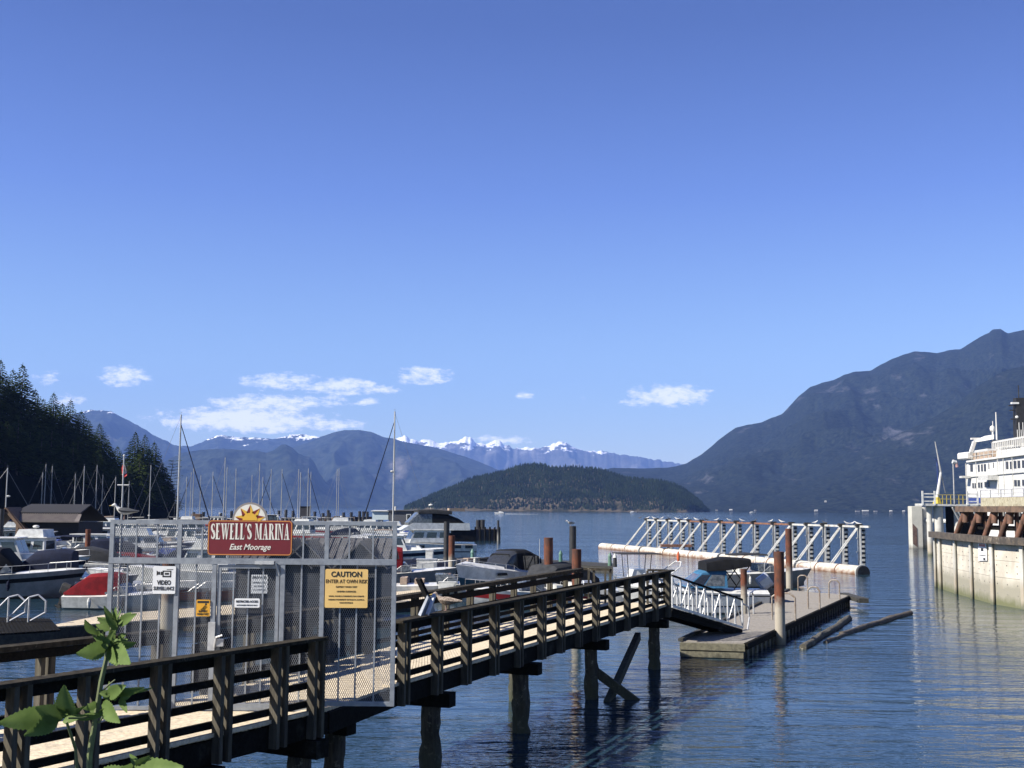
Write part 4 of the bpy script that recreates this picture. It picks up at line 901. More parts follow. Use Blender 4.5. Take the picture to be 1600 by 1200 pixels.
runabout('motorboat', 'small boat under a lumpy white cover near the brown shed', g(26,846), R(0), 7, 2.6, 1.0, m_white, None, m_offw, 'full', None)
cabin_boat('cabin_cruiser', 'white cruiser with slanted windows just left of the fence post', g(160,862), R(190), 8.5, 2.9, 1.1, m_white, None, ch=1.2)
cabin_boat('cabin_cruiser', 'low white cruiser with red stripe at the far left edge', g(8,866), R(2), 9, 3, 1.1, m_white, m_rstripe, ch=1.1)
# ================================================================== BOATS SEEN THROUGH AND BESIDE THE FENCE
cabin_boat('cabin_cruiser', 'white cruiser with radar arch and red stripe behind the upper left mesh', g(215,880), R(8), 10.5, 3.2, 1.35, m_white, m_rstripe, fly=True, ch=.9)
runabout('motorboat', 'tan canvas-covered motorboat behind the fence left of the marina sign', g(258,868), R(5), 7.4, 2.7, 1.2, m_greyh, m_rstripe, m_tan, 'flat', None)
runabout('inflatable_dinghy', 'orange-red inflatable dinghy beside the light dock behind the lower left mesh', g(205,939), R(4), 5.2, 1.9, .5, m_orange, None, m_greyc, 'open', 'out', glass=False, dm=m_greyc)
runabout('inflatable_dinghy', 'orange inflatable behind the amber warning sign beside the light dock', g(300,938), R(2), 5.6, 1.9, .5, m_orange, None, m_greyc, 'open', 'out', glass=False, dm=m_greyc, cm=m_silver)
runabout('motorboat', 'white open motorboat behind the surveillance sign', g(228,914), R(176), 5.8, 2.2, .8, m_white, None, None, 'open', 'out', cm=m_engine)
runabout('motorboat', 'white motorboat with red canvas near the upper left fence post', g(192,893), R(183), 5.6, 2.2, .85, m_white, None, m_red, 'flat', 'out')
runabout('motorboat', 'dark blue-covered motorboat behind the mesh right of the surveillance sign', g(310,905), R(0), 6.6, 2.4, .9, m_greyh, None, m_navy, 'slope', 'out', cm=m_silver)
for i_, (px_, py_, hd_, k_, lb_) in enumerate(((30,895,4,'bimini','open white boat with black bimini between the two canvas-covered boats'),(128,900,178,'full','small white boat with grey canvas below the second rust pile'),(20,878,176,'full','white boat with black canvas top behind the left cruiser'),(118,874,4,'bimini','white runabout with navy bimini above the navy canvas'),(98,862,176,'full','white boat with charcoal canvas beside the first rust pile'),(140,853,5,'bimini','white runabout with black bimini near the boathouse corner'))):
    runabout('motorboat', lb_, g(px_,py_), R(hd_), 6.2, 2.3, .95, m_white, [None,m_navy,m_rstripe][i_%3], [m_black,m_greyc,m_black,m_navy,m_greyc,m_black][i_], k_, 'out', railing_=True)
gen = [('cabin_boat',205,846,170),('runabout',238,842,10),('cabin_boat',268,848,184),('cabin_boat',302,842,5),('runabout',322,852,175),('runabout',190,834,0),('cabin_boat',228,830,185),('runabout',258,827,5),('cabin_boat',290,830,175),('runabout',318,834,0),
       ('cabin_boat',470,846,176),('runabout',497,836,0),('cabin_boat',528,838,185),('runabout',452,832,10),('runabout',548,846,5),('cabin_boat',575,840,175),('runabout',590,852,180),('cabin_boat',606,846,3),('runabout',560,832,0),('runabout',600,868,176),
       ('cabin_boat',340,826,170),('cabin_boat',378,828,8),('runabout',412,828,0),('cabin_boat',430,836,175),('runabout',10,830,0),('cabin_boat',175,838,5),('cabin_boat',485,824,0),('cabin_boat',585,828,180),('runabout',360,838,4)]
gen += [('cabin_boat', 15, 856, 5), ('runabout', 55, 852, 175), ('cabin_boat', 100, 848, 4), ('runabout', 150, 846, 182), ('cabin_boat', 45, 893, 178), ('runabout', 5, 886, 3), ('cabin_boat', 148, 872, 4), ('runabout', 95, 884, 180), ('cabin_boat', 200, 862, 178), ('runabout', 232, 866, 5), ('cabin_boat', 285, 862, 176), ('runabout', 318, 868, 3), ('cabin_boat', 345, 856, 178), ('runabout', 262, 884, 176), ('cabin_boat', 345, 884, 4), ('runabout', 288, 892, 2), ('cabin_boat', 322, 920, 176), ('runabout', 352, 905, 3), ('cabin_boat', 618, 846, 3), ('runabout', 636, 856, 178), ('cabin_boat', 606, 880, 4), ('runabout', 640, 904, 178)]
rg = random.Random(21); desc = {'cabin_boat':'small white cabin boat','runabout':'small open motorboat'}
cvs = [(m_rblue,'blue-topped'),(m_black,'black-topped'),(m_navy,'navy-topped'),(m_red,'red-topped'),(m_tan,'tan-topped'),(m_offw,'white-topped')]
for i, (k, px, py, hd) in enumerate(gen):
    p = g(px, py); where = 'behind the upper %s mesh' % ('left' if px < 326 else 'right' if px > 455 else 'centre')
    if px < 170: where = 'moored left of the fence'
    elif px > 616: where = 'moored just right of the fence'
    elif py > 878: where = 'behind the lower %s mesh' % ('left' if px < 330 else 'centre')
    if k == 'cabin_boat': cabin_boat('cabin_boat', 'small white cabin boat %s, %s from the left' % (where, ordw(sorted(x[1] for x in gen).index(px))), p, R(hd+rg.uniform(-8,8)), rg.uniform(7,9.5), 2.8, 1.1, m_white, rg.choice([None,m_navy,m_teal,m_rstripe]), fly=rg.random()<.4, ch=rg.uniform(1.0,1.35), group='small boats moored behind the fence', rail_=False, radar=rg.random()<.3)
    else:
        c_, nm = cvs[i % 6]; runabout('small_motorboat', 'small %s motorboat %s, %s from the left' % (nm, where, ordw(sorted(x[1] for x in gen).index(px))), p, R(hd+rg.uniform(-8,8)), rg.uniform(5.4,7), 2.3, .85, m_white, rg.choice([None,m_navy,m_rstripe]), c_, rg.choice(['full','bimini','flat']), 'out', group='small boats moored behind the fence')
# ---- boats right of the fence
cr = cabin_boat('motor_yacht', 'large white two-storey motor yacht with dark canvas on its bridge', g(692,873), R(192), 12.5, 3.7, 1.75, m_white, None, ch=1.35, rail_=False, nside=3)
cr.location = g(668,872); cr.rotation_euler.z = R(196); cr.scale = (.80,.80,.84)
f_ = hull_fn(12.5, 3.7, 1.75); band(f_, .42, .5, m_navy, cr, 'stripe')
b, P = frustum(-4.8, 3.6, 1.55, 3.15, 3.95, rf=1.5, rr=.1, ins=.05); b.build('flybridge', m_white, cr, local=True)
arch(m_clearv, cr, [(2.6,1.35,3.7,4.0),(1.4,1.4,3.7,5.2),(-.2,1.4,3.7,5.35)], name='bridge_window'); arch(m_greyc, cr, [(1.45,1.44,5.0,5.42),(-.4,1.45,5.0,5.5),(-2.6,1.42,4.9,5.35)], name='bridge_canopy')
arch(m_black, cr, [(-.25,1.42,3.7,5.1),(-2.2,1.42,3.6,4.95),(-3.6,1.4,3.2,4.45),(-4.4,1.35,2.9,3.9)], name='aft_canopy'); arch(m_black, cr, [(-2.2,1.56,1.9,3.3),(-5.5,1.5,1.85,3.2)], name='aft_screen')
MB().box(-3.4,0,5.45,1.9,1.0,.35).build('stowed_dinghy', m_tan, cr, local=True); b = MB().tube((-.3,0,5.4),(-.3,0,6.2),.03); b.ball((-.3,0,5.95),.28,.28,.14); b.build('radar', m_offw, cr, local=True)
for x_ in (4.2, 1.2, -3.2, -4.6): MB().patch([Vector((x_-.45,1.80,1.15)),Vector((x_+.45,1.80,1.15)),Vector((x_+.45,1.85,1.5)),Vector((x_-.45,1.85,1.5))], 0,1,0,1,.03).build('porthole', m_glass, cr, local=True)
# white cruiser with teal band, bow towards us on the left
gc = thing('sport_cruiser', 'white sport cruiser with dark teal hull band and black camper canopy', 'boat'); f_ = hull_fn(7.6, 2.7, 1.85, 2.2)
hull(f_, m_white, gc); deckcap(f_, m_white, gc, crown=.28); band(f_, .28, .58, m_teal, gc); rails(f_, gc, .4, .99, .35)
b, P = frustum(-.6, 1.35, 1.12, 1.8, 2.32, rf=.85, rr=-.2, ins=.2); b.build('windshield', m_glass, gc, local=True)
arch(M('smoked_vinyl',(.035,.038,.042),.15), gc, [(.75,.98,2.1,2.2),(.25,1.05,2.0,2.75),(-.3,1.08,1.9,2.95)], name='front_curtain'); arch(m_black, gc, [(-.25,1.1,1.6,2.98),(-1.6,1.12,1.5,3.0),(-2.9,1.08,1.4,2.6),(-3.2,1.0,1.35,1.9)])
b = MB()
for x0_, x1_ in ((.55,.3),(.1,.0)): b.path([(x0_,-1.02,2.15),(x1_,-.75,2.72),(x1_,.75,2.72),(x0_,1.02,2.15)], .03, 5)
b.build('canopy_frame', m_black, gc, local=True)
for sy in (-1,1): MB().box(1.5, sy*1.22, 1.62, 1.1, .03, .16).build('porthole', m_glass, gc, local=True)
b = MB()
for sy in (-1,1): b.path([(-.9,sy*1.13,2.75),(-1.1,sy*1.14,1.7),(-2.0,sy*1.13,2.7),(-2.1,sy*1.14,1.7)], .03, 5)
b.build('canopy_bow', m_black, gc, local=True)
for sy in (-1,1): b = MB(); b.hexa([(-.95,sy*1.125,1.75),(-2.35,sy*1.125,1.7),(-2.35,sy*1.13,1.7),(-.95,sy*1.13,1.75),(-.75,sy*1.105,2.62),(-2.3,sy*1.105,2.6),(-2.3,sy*1.12,2.6),(-.75,sy*1.12,2.62)]).build('side_curtain', m_clearv, gc, local=True)
MB().tube((-2.6,1.1,1.4),(-2.6,1.1,3.6),.015,n=5).build('antenna', m_offw, gc, local=True)
place(gc, g(786,938), R(229)); gc.scale = (.74, .78, .88)
runabout('motorboat', 'motorboat under a big charcoal canvas right of the sport cruiser', g(862,944), R(228), 6.6, 2.3, .85, m_greyh, m_white, m_greyc, 'full', 'out', ch=1.2, cm=m_engine)
runabout('motorboat', 'small white motorboat with grey outboard behind the pier railing', g(835,950), R(200), 5.6, 2.2, .85, m_white, m_rstripe, None, 'open', 'out', cm=m_silver)
runabout('motorboat', 'grey-hulled motorboat with a red canopy just right of the fence', g(612,925), R(5), 5.8, 2.5, 1.15, m_greyh, None, m_red, 'slope', 'out', ch=1.2)
ob = runabout('motorboat', 'low white motorboat with a tilted dark outboard and white hoop rail', g(686,934), R(2), 5.2, 2.2, .75, m_white, None, None, 'open', None)
outboard(ob, -2.95, 1.05, 0, tilt=.75, cm=m_engine, s=1.45); MB().path([(-2.5,-.75,.8),(-2.45,-.7,1.9),(-2.4,-.35,2.15),(-2.4,.35,2.15),(-2.45,.7,1.9),(-2.5,.75,.8)], .04, 6).build('hoop_rail', m_white, ob, local=True)
# centre console boat with T-top
cc = thing('console_boat', 'white centre-console boat with flat grey sun top and curved rear rail', 'boat'); f_ = hull_fn(6.2, 2.3, .85); hull(f_, m_white, cc); deckcap(f_, m_white, cc, crown=.02)
b, P = frustum(-.5, .6, .5, .85, 1.95, rf=.35, rr=.1, ins=.05); b.build('console', m_white, cc, local=True)
b = MB()
for sx in (-.55,.5):
    for sy in (-.5,.5): b.tube((sx,sy,.85),(sx*1.3,sy*1.1,2.75),.022,n=5)
b.build('top_frame', m_black, cc, local=True); MB().box(-.05,0,2.8,2.3,1.9,.05).build('sun_top', m_greyc, cc, local=True, bevel=.02)
MB().path([(-1.3,-1,.9),(-1.6,-1,1.7),(-2.2,-.9,2.1),(-2.4,-.5,2.35),(-2.4,.5,2.35),(-2.2,.9,2.1),(-1.6,1,1.7),(-1.3,1,.9)], .035, 6).build('rear_rail', m_white, cc, local=True)
MB().ball((-2.4,0,2.62),.09,.09,.3).build('folded_flag', m_orange, cc, local=True); place(cc, g(994,946), R(190), .92)
# motorboat with blue windscreen cover at the float
bb = thing('motorboat', 'white motorboat with blue-edged windscreen canopy and black rear top at the float', 'boat'); f_ = hull_fn(6.8, 2.5, 1.12); hull(f_, m_white, bb); deckcap(f_, m_white, bb, crown=.22); band(f_, .86, .93, m_greyc, bb, 'rub_rail'); band(f_, .30,.36, m_greyc, bb)
b, P = frustum(-1.0, 1.1, 1.08, 1.25, 1.98, rf=.95, rr=0, ins=.22); c = b.build('windshield', m_blue, bb, local=True)
for q in ((P[0],P[1],P[5],P[4]), (P[2],P[3],P[7],P[6])): MB().patch(q,.42,.92,.14,.86,.008).build('window', m_clearv, c, local=True); MB().patch(q,.04,.38,.14,.86,.008).build('window', m_glass, c, local=True)
MB().patch((P[1],P[2],P[6],P[5]),.08,.92,.12,.86,.008).build('windscreen', m_clearv, c, local=True)
arch(m_blue, bb, [(.2,.88,1.93,2.0),(-.2,.9,1.93,2.12),(-1.0,.92,1.93,2.1)], name='front_canopy'); arch(m_black, bb, [(.0,.95,2.05,2.5),(-1.0,1.0,2.1,2.72),(-2.2,.98,2.3,2.66)], name='rear_top')
b = MB()
for sy in (-1,1): b.path([(-1.2,sy*1.0,2.3),(-2.0,sy*1.08,1.2)],.03,5); b.path([(-2.1,sy*.95,2.3),(-1.3,sy*1.08,1.2)],.03,5)
b.build('top_frame', m_black, bb, local=True); rails(f_, bb, .5, .99, .4)
outboard(bb, -3.2, 1.15, 0, tilt=.62, cm=m_silver, s=1.35); place(bb, g(1098,957), R(184), .95)
runabout('motorboat', 'grey aluminium motorboat with dark canopy frame behind the blue-canopied boat', g(1183,917), R(8), 5.6, 2.1, .95, m_greyh, None, m_greyc, 'bimini', 'out', cm=m_rubber)
# tiny boats far out
tb = runabout('speedboat', 'tiny white speedboat crossing open water before the wooded island', g(781,803), R(175), 7, 2.5, .9, m_white, None, m_white, 'full', None)
b = MB().loft([[(4+0*x,w_,.03),(4,-w_,.03)] for x,w_ in ((0,.4),)]+[[(4+x,w_,.03),(4+x,-w_,.03)] for x,w_ in ((4,.8),(14,1.2),(28,1.6))], caps=False, close=False)
tb_p = g(781,803); b = MB(); k = tb_p.x; b.hexa([(k+4,tb_p.y-.7,.0),(k+30,tb_p.y-1.6,.0),(k+30,tb_p.y+1.6,.0),(k+4,tb_p.y+.7,.0),(k+4,tb_p.y-.5,.12),(k+30,tb_p.y-1.2,.03),(k+30,tb_p.y+1.2,.03),(k+4,tb_p.y+.5,.12)])
tag(b.build('foam_wake', paint('sea_foam',(.7,.74,.78),.8)), 'white foam wake trailing behind the tiny speedboat', 'wake', kind='stuff')
for i,(px,py,tx) in enumerate(((989,797.6,'tiny white motorboat off the right end of the island'),(1175,799.4,'tiny white motorboat far off below the right mountain'))):
    v = gy(px,py,1350+i*300); v.z = 0; runabout('small_motorboat', tx, v, R(5), 7, 2.5, 1.0, m_white, None, m_white, 'full', None)
# ================================================================== PILES
def steel_pile(px, topy, Y, dia, mat, label, by=None, cap=None):
    T = gy(px, topy, Y); r = dia/2; b = MB().tube((T.x,Y,-1.2),(T.x,Y,T.z),r,n=16,caps=False)
    b.tube((T.x,Y,T.z-.01),(T.x,Y,T.z),r-.001,n=16); o = b.build('steel_pile', mat, smooth=True, origin=(T.x,Y,0)); tag(o, label, 'pile', 'steel mooring piles'); return T
for a in ((42,826,88,.38,m_rust,'rusty pile before the brown-roofed shed at the left'),(138,827,88,.38,m_rust,'rusty pile just left of the navy canopy near the fence'),
          (706,837,80,.42,m_rust,'orange rusty pile in front of the motor yacht'),(698,815,84,.40,m_blackpile,'dark weathered pile overlapping the orange one before the yacht'),
          (857,840,60,.46,m_rust,'stout rusty pile beyond the charcoal-covered boat'),(901,858,45.5,.36,m_rust,'rusty pile rising behind the far end of the pier railing'),
          (895,822,62,.36,m_blackpile,'tall black pile behind the rusty one at the pier end'),(1217,862,43.2,.37,m_rust,'thick rust-topped pile against the near float edge'),
          (1232,826,69,.38,m_rust,'tallest rust-topped pile beside the far float edge'),(1162,889,50,.27,m_rust,'thin rusty pile at the foot of the gangway'),
          (512,822,105,.42,m_blackpile,'dark pile behind the upper right mesh'),(265,872,44.6,.50,m_rust,'thick brown pile behind the surveillance sign'),(3,795,96,.4,m_blackpile,'black pile at the very left edge')): steel_pile(*a)
v = g(264,973,.45); b = MB().tube((v.x,v.y,.45),(v.x,v.y,2.75),.27,n=18); b.tube((v.x,v.y,.45),(v.x,v.y,.52),.36,n=18)
tag(b.build('pile_sleeve', M('pale_grey_pipe',(.42,.42,.40),.6,c2=(.34,.34,.33)), origin=(v.x,v.y,.45), smooth=True), 'pale grey pipe sleeve standing on the light dock below the surveillance sign', 'pipe')
# ================================================================== FLOATING DOCKS
m_fdeck = stain(M('float_deck_planks', (.30,.275,.235), .85, c2=(.215,.195,.165), scale=10, bump=.3, bscale=30), (.15,.135,.11), 1.5, .55, .75, amt=.6)
m_fside = M('dark_float_timber', (.05,.047,.036), .85, c2=(.02,.02,.017), scale=8, bump=.5)  # dark timber tone for float sides and the low dark docks
m_fend = zband(M('pale_float_timber', (.19,.175,.115), .85, c2=(.12,.11,.075), scale=8, bump=.5), -.05, .12, (.03,.03,.02))
def float_dock(name, label, A, B, C, D_, z=.5, mat=m_fdeck, plank=.15, group=None):    # A->B left edge, C->D right edge
    t_ = thing(name, label, 'dock', (A.x, A.y, 0), group=group); b = MB(); planks(A, B, C, D_, z, plank, b); b.build('deck', mat, t_)
    b = MB(); P = [flat(A,0), flat(B,0), flat(D_,0), flat(C,0)]
    b.hexa([p+Vector((0,0,-.25)) for p in P]+[p+Vector((0,0,z-.06)) for p in P]); b.build('float_side', m_fside, t_)
    return t_
A, B, C, E = g(1063,1002,.5), g(1232,922,.5), g(1162,1005,.5), g(1327,930,.5)
dkm = float_dock('floating_dock', 'long plank-topped floating dock at the foot of the gangway', A, B, C, E)
d1, o1 = dirn(C, E); d2, o2 = dirn(A, C)
MB().bar(flat(A,.36)-d1*.07, flat(C,.36)-d1*.07+d2*.05, .12, .22).build('end_beam', m_fend, dkm); MB().bar(flat(A,.12)-d1*.05, flat(C,.12)-d1*.05, .1, .2).build('end_beam', m_fend, dkm)
MB().bar(flat(C,.40)+o1*.07, flat(E,.40)+o1*.07, .13, .20).build('edge_beam', m_dark, dkm); MB().bar(flat(A,.54)-o1*.0, flat(B,.54), .15, .10).build('edge_beam', m_fside, dkm)
for i in range(34):
    P = C.lerp(E, (i+.5)/34); MB().box(P.x+o1.x*.03, P.y+o1.y*.03, .1, .06, .22, .34, math.atan2(o1.y,o1.x)).build('side_slat', m_fend if i < 11 else m_fside, dkm)
C2 = g(1318,927,.5); E2b = g(1350,936,.5); MB().bar(flat(C2,.42), flat(E2b,.42), .45, .22).build('end_arm', m_fside, dkm)
for i in range(14):
    P = C.lerp(E, (i+.5)/14)
m_hoop = M('weathered_steel_hoop', (.34,.30,.25), .6, .2, c2=(.22,.16,.11))
def hoop(px, py, w, h, dirv, label, m=m_hoop, r=.035):
    p = g(px, py, .5); q = p+dirv*w; s = p.lerp(q,.25); e = p.lerp(q,.75)
    b = MB().path([p, p+Vector((0,0,h*.85)), s+Vector((0,0,h)), e+Vector((0,0,h)), q+Vector((0,0,h*.85)), q+Vector((0,0,-.1))], r, 8)
    tag(b.build('dock_hoop', m, origin=(p.x,p.y,.5), smooth=True), label, 'dock hoop', 'steel hoops on the dock')
hoop(1243,970,.9,1.05,-o1*1,'brown steel hoop on the dock just right of the thick rusty pile'); hoop(1281,952,.5,.95,-o1,'steel hoop halfway along the outer dock edge')
hoop(1312,936,.5,.9,-o1,'steel hoop near the outer far corner of the dock'); hoop(1262,923,.5,.8,-o1,'steel hoop standing on the far inner dock edge')
hoop(1170,962,.9,.9,d1,'pale hoop beside the thin rusty pile at the dock edge', m_alu)
v = g(1195,966,.5)
# gangway
GA, GB = Vector((5.25,38.9,1.62)), Vector((8.15,42.2,.62)); gwd = (GB-GA).normalized(); gwo = Vector((gwd.y,-gwd.x,0)).normalized()
gw = thing('gangway', 'white aluminium truss gangway sloping from the pier down to the dock', 'gangway', (GA.x,GA.y,0)); up = Vector((0,0,1.0))
MB().add(*(lambda P:(P,[(0,1,2,3),(7,6,5,4),(0,4,5,1),(1,5,6,2),(2,6,7,3),(3,7,4,0)]))([GA+gwo*0,GB,GB-gwo*1.1,GA-gwo*1.1,GA-Vector((0,0,.1)),GB-Vector((0,0,.1)),GB-gwo*1.1-Vector((0,0,.1)),GA-gwo*1.1-Vector((0,0,.1))])).build('walkway', m_dark, gw)
for k, off in enumerate((0., -1.1)):
    a0, b0 = GA+gwo*off, GB+gwo*off; MB().bar(a0+up*1.03, b0+up*1.03, .07, .06).build('hand_rail', m_dark if k == 0 else m_galv, gw)
    b = MB(); b.bar(a0+up*.06, b0+up*.06, .05, .08); n = 9
    for i in range(n+1):
        p = a0.lerp(b0, i/n); b.bar(p+up*.06, p+up*1.0, .05, .05, up=(gwd.x,gwd.y,0))
        if i < n:
            q = a0.lerp(b0, (i+1)/n); b.bar(p+up*(.08 if i%2 else 1.0), q+up*(1.0 if i%2 else .08), .02, .03)
    b.build('railing_truss', m_alu, gw)
MB().path([GB+up*.9, GB+gwd*.4+up*.85, GB+gwd*.5+up*.5, GB+gwd*.35+up*.05], .03, 8).build('end_hoop', m_alu, gw)
MB().bar(GA-gwo*.1-Vector((0,0,.18)), GB-gwo*.1-Vector((0,0,.16)), .12, .16).build('girder', m_dark, gw); MB().bar(GA-gwo*1.0-Vector((0,0,.18)), GB-gwo*1.0-Vector((0,0,.16)), .12, .16).build('girder', m_dark, gw)
# light dock behind the fence and its dark left float, docks further out
float_dock('floating_dock', 'pale plank dock running behind the lower part of the fence', g(160,961,.45), g(662,921,.45), g(60,981,.45), g(664,938,.45), .45, m_deck)
float_dock('floating_dock', 'dark float at the lower left carrying aluminium handrails', g(-90,962,.5), g(78,966,.5), g(-90,996,.5), g(95,984,.5), .5, m_dark)  # dark wood here stands for the float side lying in shadow
float_dock('floating_dock', 'narrow pale dock between the motor yacht and the sport cruiser', g(640,886,.45), g(830,871,.45), g(640,897,.45), g(830,879,.45), .45, m_fdeck)
float_dock('floating_dock', 'low dark dock beyond the charcoal-covered boat', g(800,871,.45), g(958,880,.45), g(800,876,.45), g(958,886,.45), .45, m_fside)
float_dock('floating_dock', 'narrow white-edged dock across the marina behind the fence', g(-40,878,.4), g(640,850,.4), g(-40,882,.4), g(640,853,.4), .4, m_offw)
float_dock('floating_dock', 'thin dark dock across the marina in front of the sailboats', g(-60,846,.4), g(640,832,.4), g(-60,848.5,.4), g(640,834,.4), .4, m_fside)
for i, (px, py) in enumerate(((-6,972),(26,972))):
    p = g(px,py,.5); b = MB(); s = .9
    b.path([p+Vector((-.35,0,.1)), p+Vector((.42,0,.9)), p+Vector((.42,0,0))], .035, 8); b.path([p+Vector((.42,0,.9)), p+Vector((.72,.1,.98)), p+Vector((1.0,.1,.75)), p+Vector((1.0,.1,.35)), p+Vector((.5,0,.05))], .035, 8)
    tag(b.build('handrail', m_alu, origin=(p.x,p.y,.5), smooth=True), ['slanted aluminium handrail at the left photo edge','slanted aluminium handrail beside the lower left float end'][i], 'handrail', 'bent aluminium handrails')
# boxes and equipment on the docks
def boxthing(name, label, cat, p, w_, d_, h_, m1, m2, group=None, rz=0.):
    t_ = thing(name, label, cat, (p.x,p.y,p.z), rz, group); MB().box(0,0,h_*.46,w_,d_,h_*.92).build('body', m1, t_, local=True, bevel=.015); MB().box(0,0,h_*.96,w_*1.06,d_*1.06,h_*.08).build('lid', m2, t_, local=True, bevel=.01)
    MB().box(0,-d_/2-.008,h_*.45,w_*.8,.02,h_*.7).build('door', m1, t_, local=True); return t_
boxthing('utility_cabinet', 'tall grey utility cabinet on the dock right of the fence', 'cabinet', g(667,897,.45), 1.3, .6, 1.0, m_offw, m_alu)
boxthing('power_pedestal', 'slim white power pedestal behind the grey cabinet', 'pedestal', g(671,886,.45), .55, .4, 1.25, m_white, m_alu)
boxthing('dock_box', 'low white dock box near the bow of the sport cruiser', 'box', g(699,924,.45), .9, .5, .5, m_white, m_white)
boxthing('dispenser', 'white dispenser box behind the mesh below the caution sign corner', 'box', g(594,940,.45), .38, .3, 1.0, m_white, m_offw)
for i,(px,py,c,lb) in enumerate(((738,877,(.12,.25,.2),'green dock bollard by the stern of the motor yacht'),(876,880,(.08,.2,.14),'small green bollard behind the rusty pile'),(953,884,(.10,.2,.14),'green cone-topped bollard near the centre-console boat'),(961,886,(.02,.02,.02),'black and white bollard near the centre-console boat'))):
    p = g(px,py,.45); t_ = thing('dock_bollard', lb, 'bollard', tuple(p), group='bollards on the docks'); MB().tube((0,0,0),(0,0,.7),.16,.13,n=10).build('post', M('bollard_paint_%d' % i, c, .6), t_, local=True); MB().tube((0,0,.7),(0,0,1.0),.18,.04,n=10).build('cap', m_offw if i == 3 else M('bollard_cap_%d' % i, c, .6), t_, local=True)
rg = random.Random(4)
for i in range(9):
    p = g(688+i*11, 884-i*.6+rg.uniform(-1,1), .45); c = rg.choice([m_offw,m_tan,m_greyc,m_rblue,m_white])
    t_ = MB().box(0,0,.2,.6,.5,.4).box(0,0,.43,.66,.56,.06).build('dock_crate', c, local=False, bevel=.02); t_.location = p; t_.rotation_euler.z = rg.random()
    tag(t_, 'small dock crate %s from the left in the clutter beside the pale dock' % ordw(i), 'crate', 'crates and clutter on the dock')
# ================================================================== SHEDS
m_roof = M('weathered_metal_roof', (.16,.155,.15), .6, .2, c2=(.11,.105,.10), scale=4)
m_siding = M('grey_board_siding', (.055,.055,.058), .9, c2=(.035,.035,.038), scale=3, stretch=(.3,1,8))
sh = thing('dock_shed', 'dark board-sided shed with twin gables and ribbed metal roof behind the gate', 'shed', (Xat(485,48),48,.45))
xa, xb = Xat(372,48), Xat(600,48); zE, zR_ = 2.55, 3.42
b = MB(); b.bx(xa, xb, 48, 52.5, .45, zE)
for k in range(14): b.bx(xa-.01, xb+.01, 47.96, 48.0, .55+k*.145, .66+k*.145)
b.build('wall', m_siding, sh)
rf = MB(); rf.hexa([(xa-.2,47.7,zE-.05),(xb+.2,47.7,zE-.05),(xb+.2,50.2,zR_),(xa-.2,50.2,zR_),(xa-.2,47.7,zE+.02),(xb+.2,47.7,zE+.02),(xb+.2,50.2,zR_+.07),(xa-.2,50.2,zR_+.07)])
rf.hexa([(xa-.2,50.2,zR_),(xb+.2,50.2,zR_),(xb+.2,52.8,zE-.05),(xa-.2,52.8,zE-.05),(xa-.2,50.2,zR_+.07),(xb+.2,50.2,zR_+.07),(xb+.2,52.8,zE+.02),(xa-.2,52.8,zE+.02)])
n = int((xb-xa)/.3)
for i in range(n): x = xa+(i+.5)*(xb-xa)/n; rf.bar((x,47.7,zE+.04),(x,50.2,zR_+.09),.04,.05)
rf.build('roof', m_roof, sh)
for px in (448, 478, 565):
    cx = Xat(px,47); hw = .95; b = MB(); b.prismv([(cx-hw,zE-.1),(cx+hw,zE-.1),(cx,zR_-.06)],(0,47.0,0),(1,0,0),(0,2.9,0)); b.build('gable', m_siding, sh)
    b = MB()
    for s_ in (-1,1):
        b.hexa([(cx+s_*(hw+.12),46.85,zE-.2),(cx,46.85,zR_-.05),(cx,50.1,zR_-.05),(cx+s_*(hw+.12),50.1,zE-.2),(cx+s_*(hw+.12),46.85,zE-.13),(cx,46.85,zR_+.02),(cx,50.1,zR_+.02),(cx+s_*(hw+.12),50.1,zE-.13)])
        for k in range(8): b.bar((cx+s_*(hw+.12),47.1+k*.4,zE-.11),(cx,47.1+k*.4,zR_+.04),.04,.04)
    b.build('gable_roof', m_roof, sh)
v0, v1 = gy(392,927,47.9), gy(418.5,898,47.9)
nb = thing('notice_board', 'white printed notice board on the shed wall behind the gate', 'notice', (v0.x,47.9,v0.z)); MB().bx(v0.x,v1.x,47.88,47.93,v0.z,v1.z).build('board', m_wsign, nb)
b = MB(); y = 47.877
put_text(b,'PRIVATE',.17,(v0.x+v1.x)/2,y,v1.z-.12,sx=.85,bold=.004)
for k in range(3): put_text(b,['MEMBERS ONLY','NO FISHING','NO SWIMMING'][k],.09,(v0.x+v1.x)/2,y,v1.z-.32-.14*k,sx=.8)
b.build('lettering', m_blk, nb)
# brown boathouse at the far left
bh = thing('boathouse', 'long low boathouse with brown metal roof and timber gable end', 'boathouse', (Xat(70,118),118,0)); Y0 = 112.
def X0(px, Y=Y0): return Xat(px, Y)
zr, zm_, ze = gy(60,789,Y0+4).z, gy(60,804.5,Y0+1.5).z, gy(60,816,Y0).z
xl, xr = X0(22), X0(116); b = MB(); b.bx(xl+.3,xr+.2,Y0+.8,Y0+7.5,.3,ze); b.build('wall', M('dark_stained_wall',(.022,.02,.022),.9), bh)
b = MB(); b.hexa([(xl-.2,Y0,ze),(xr+.5,Y0,ze),(xr+.1,Y0+1.7,zm_),(xl-.8,Y0+1.7,zm_),(xl-.2,Y0,ze+.1),(xr+.5,Y0,ze+.1),(xr+.1,Y0+1.7,zm_+.1),(xl-.8,Y0+1.7,zm_+.1)])
for i in range(34): x = xl+(i+.5)*(xr-xl)/34; b.bar((x,Y0,ze+.12),(x-.2,Y0+1.7,zm_+.12),.05,.05)
b.build('lower_roof', M('brown_grey_metal_roof',(.17,.145,.125),.7,c2=(.13,.11,.10),scale=2), bh)
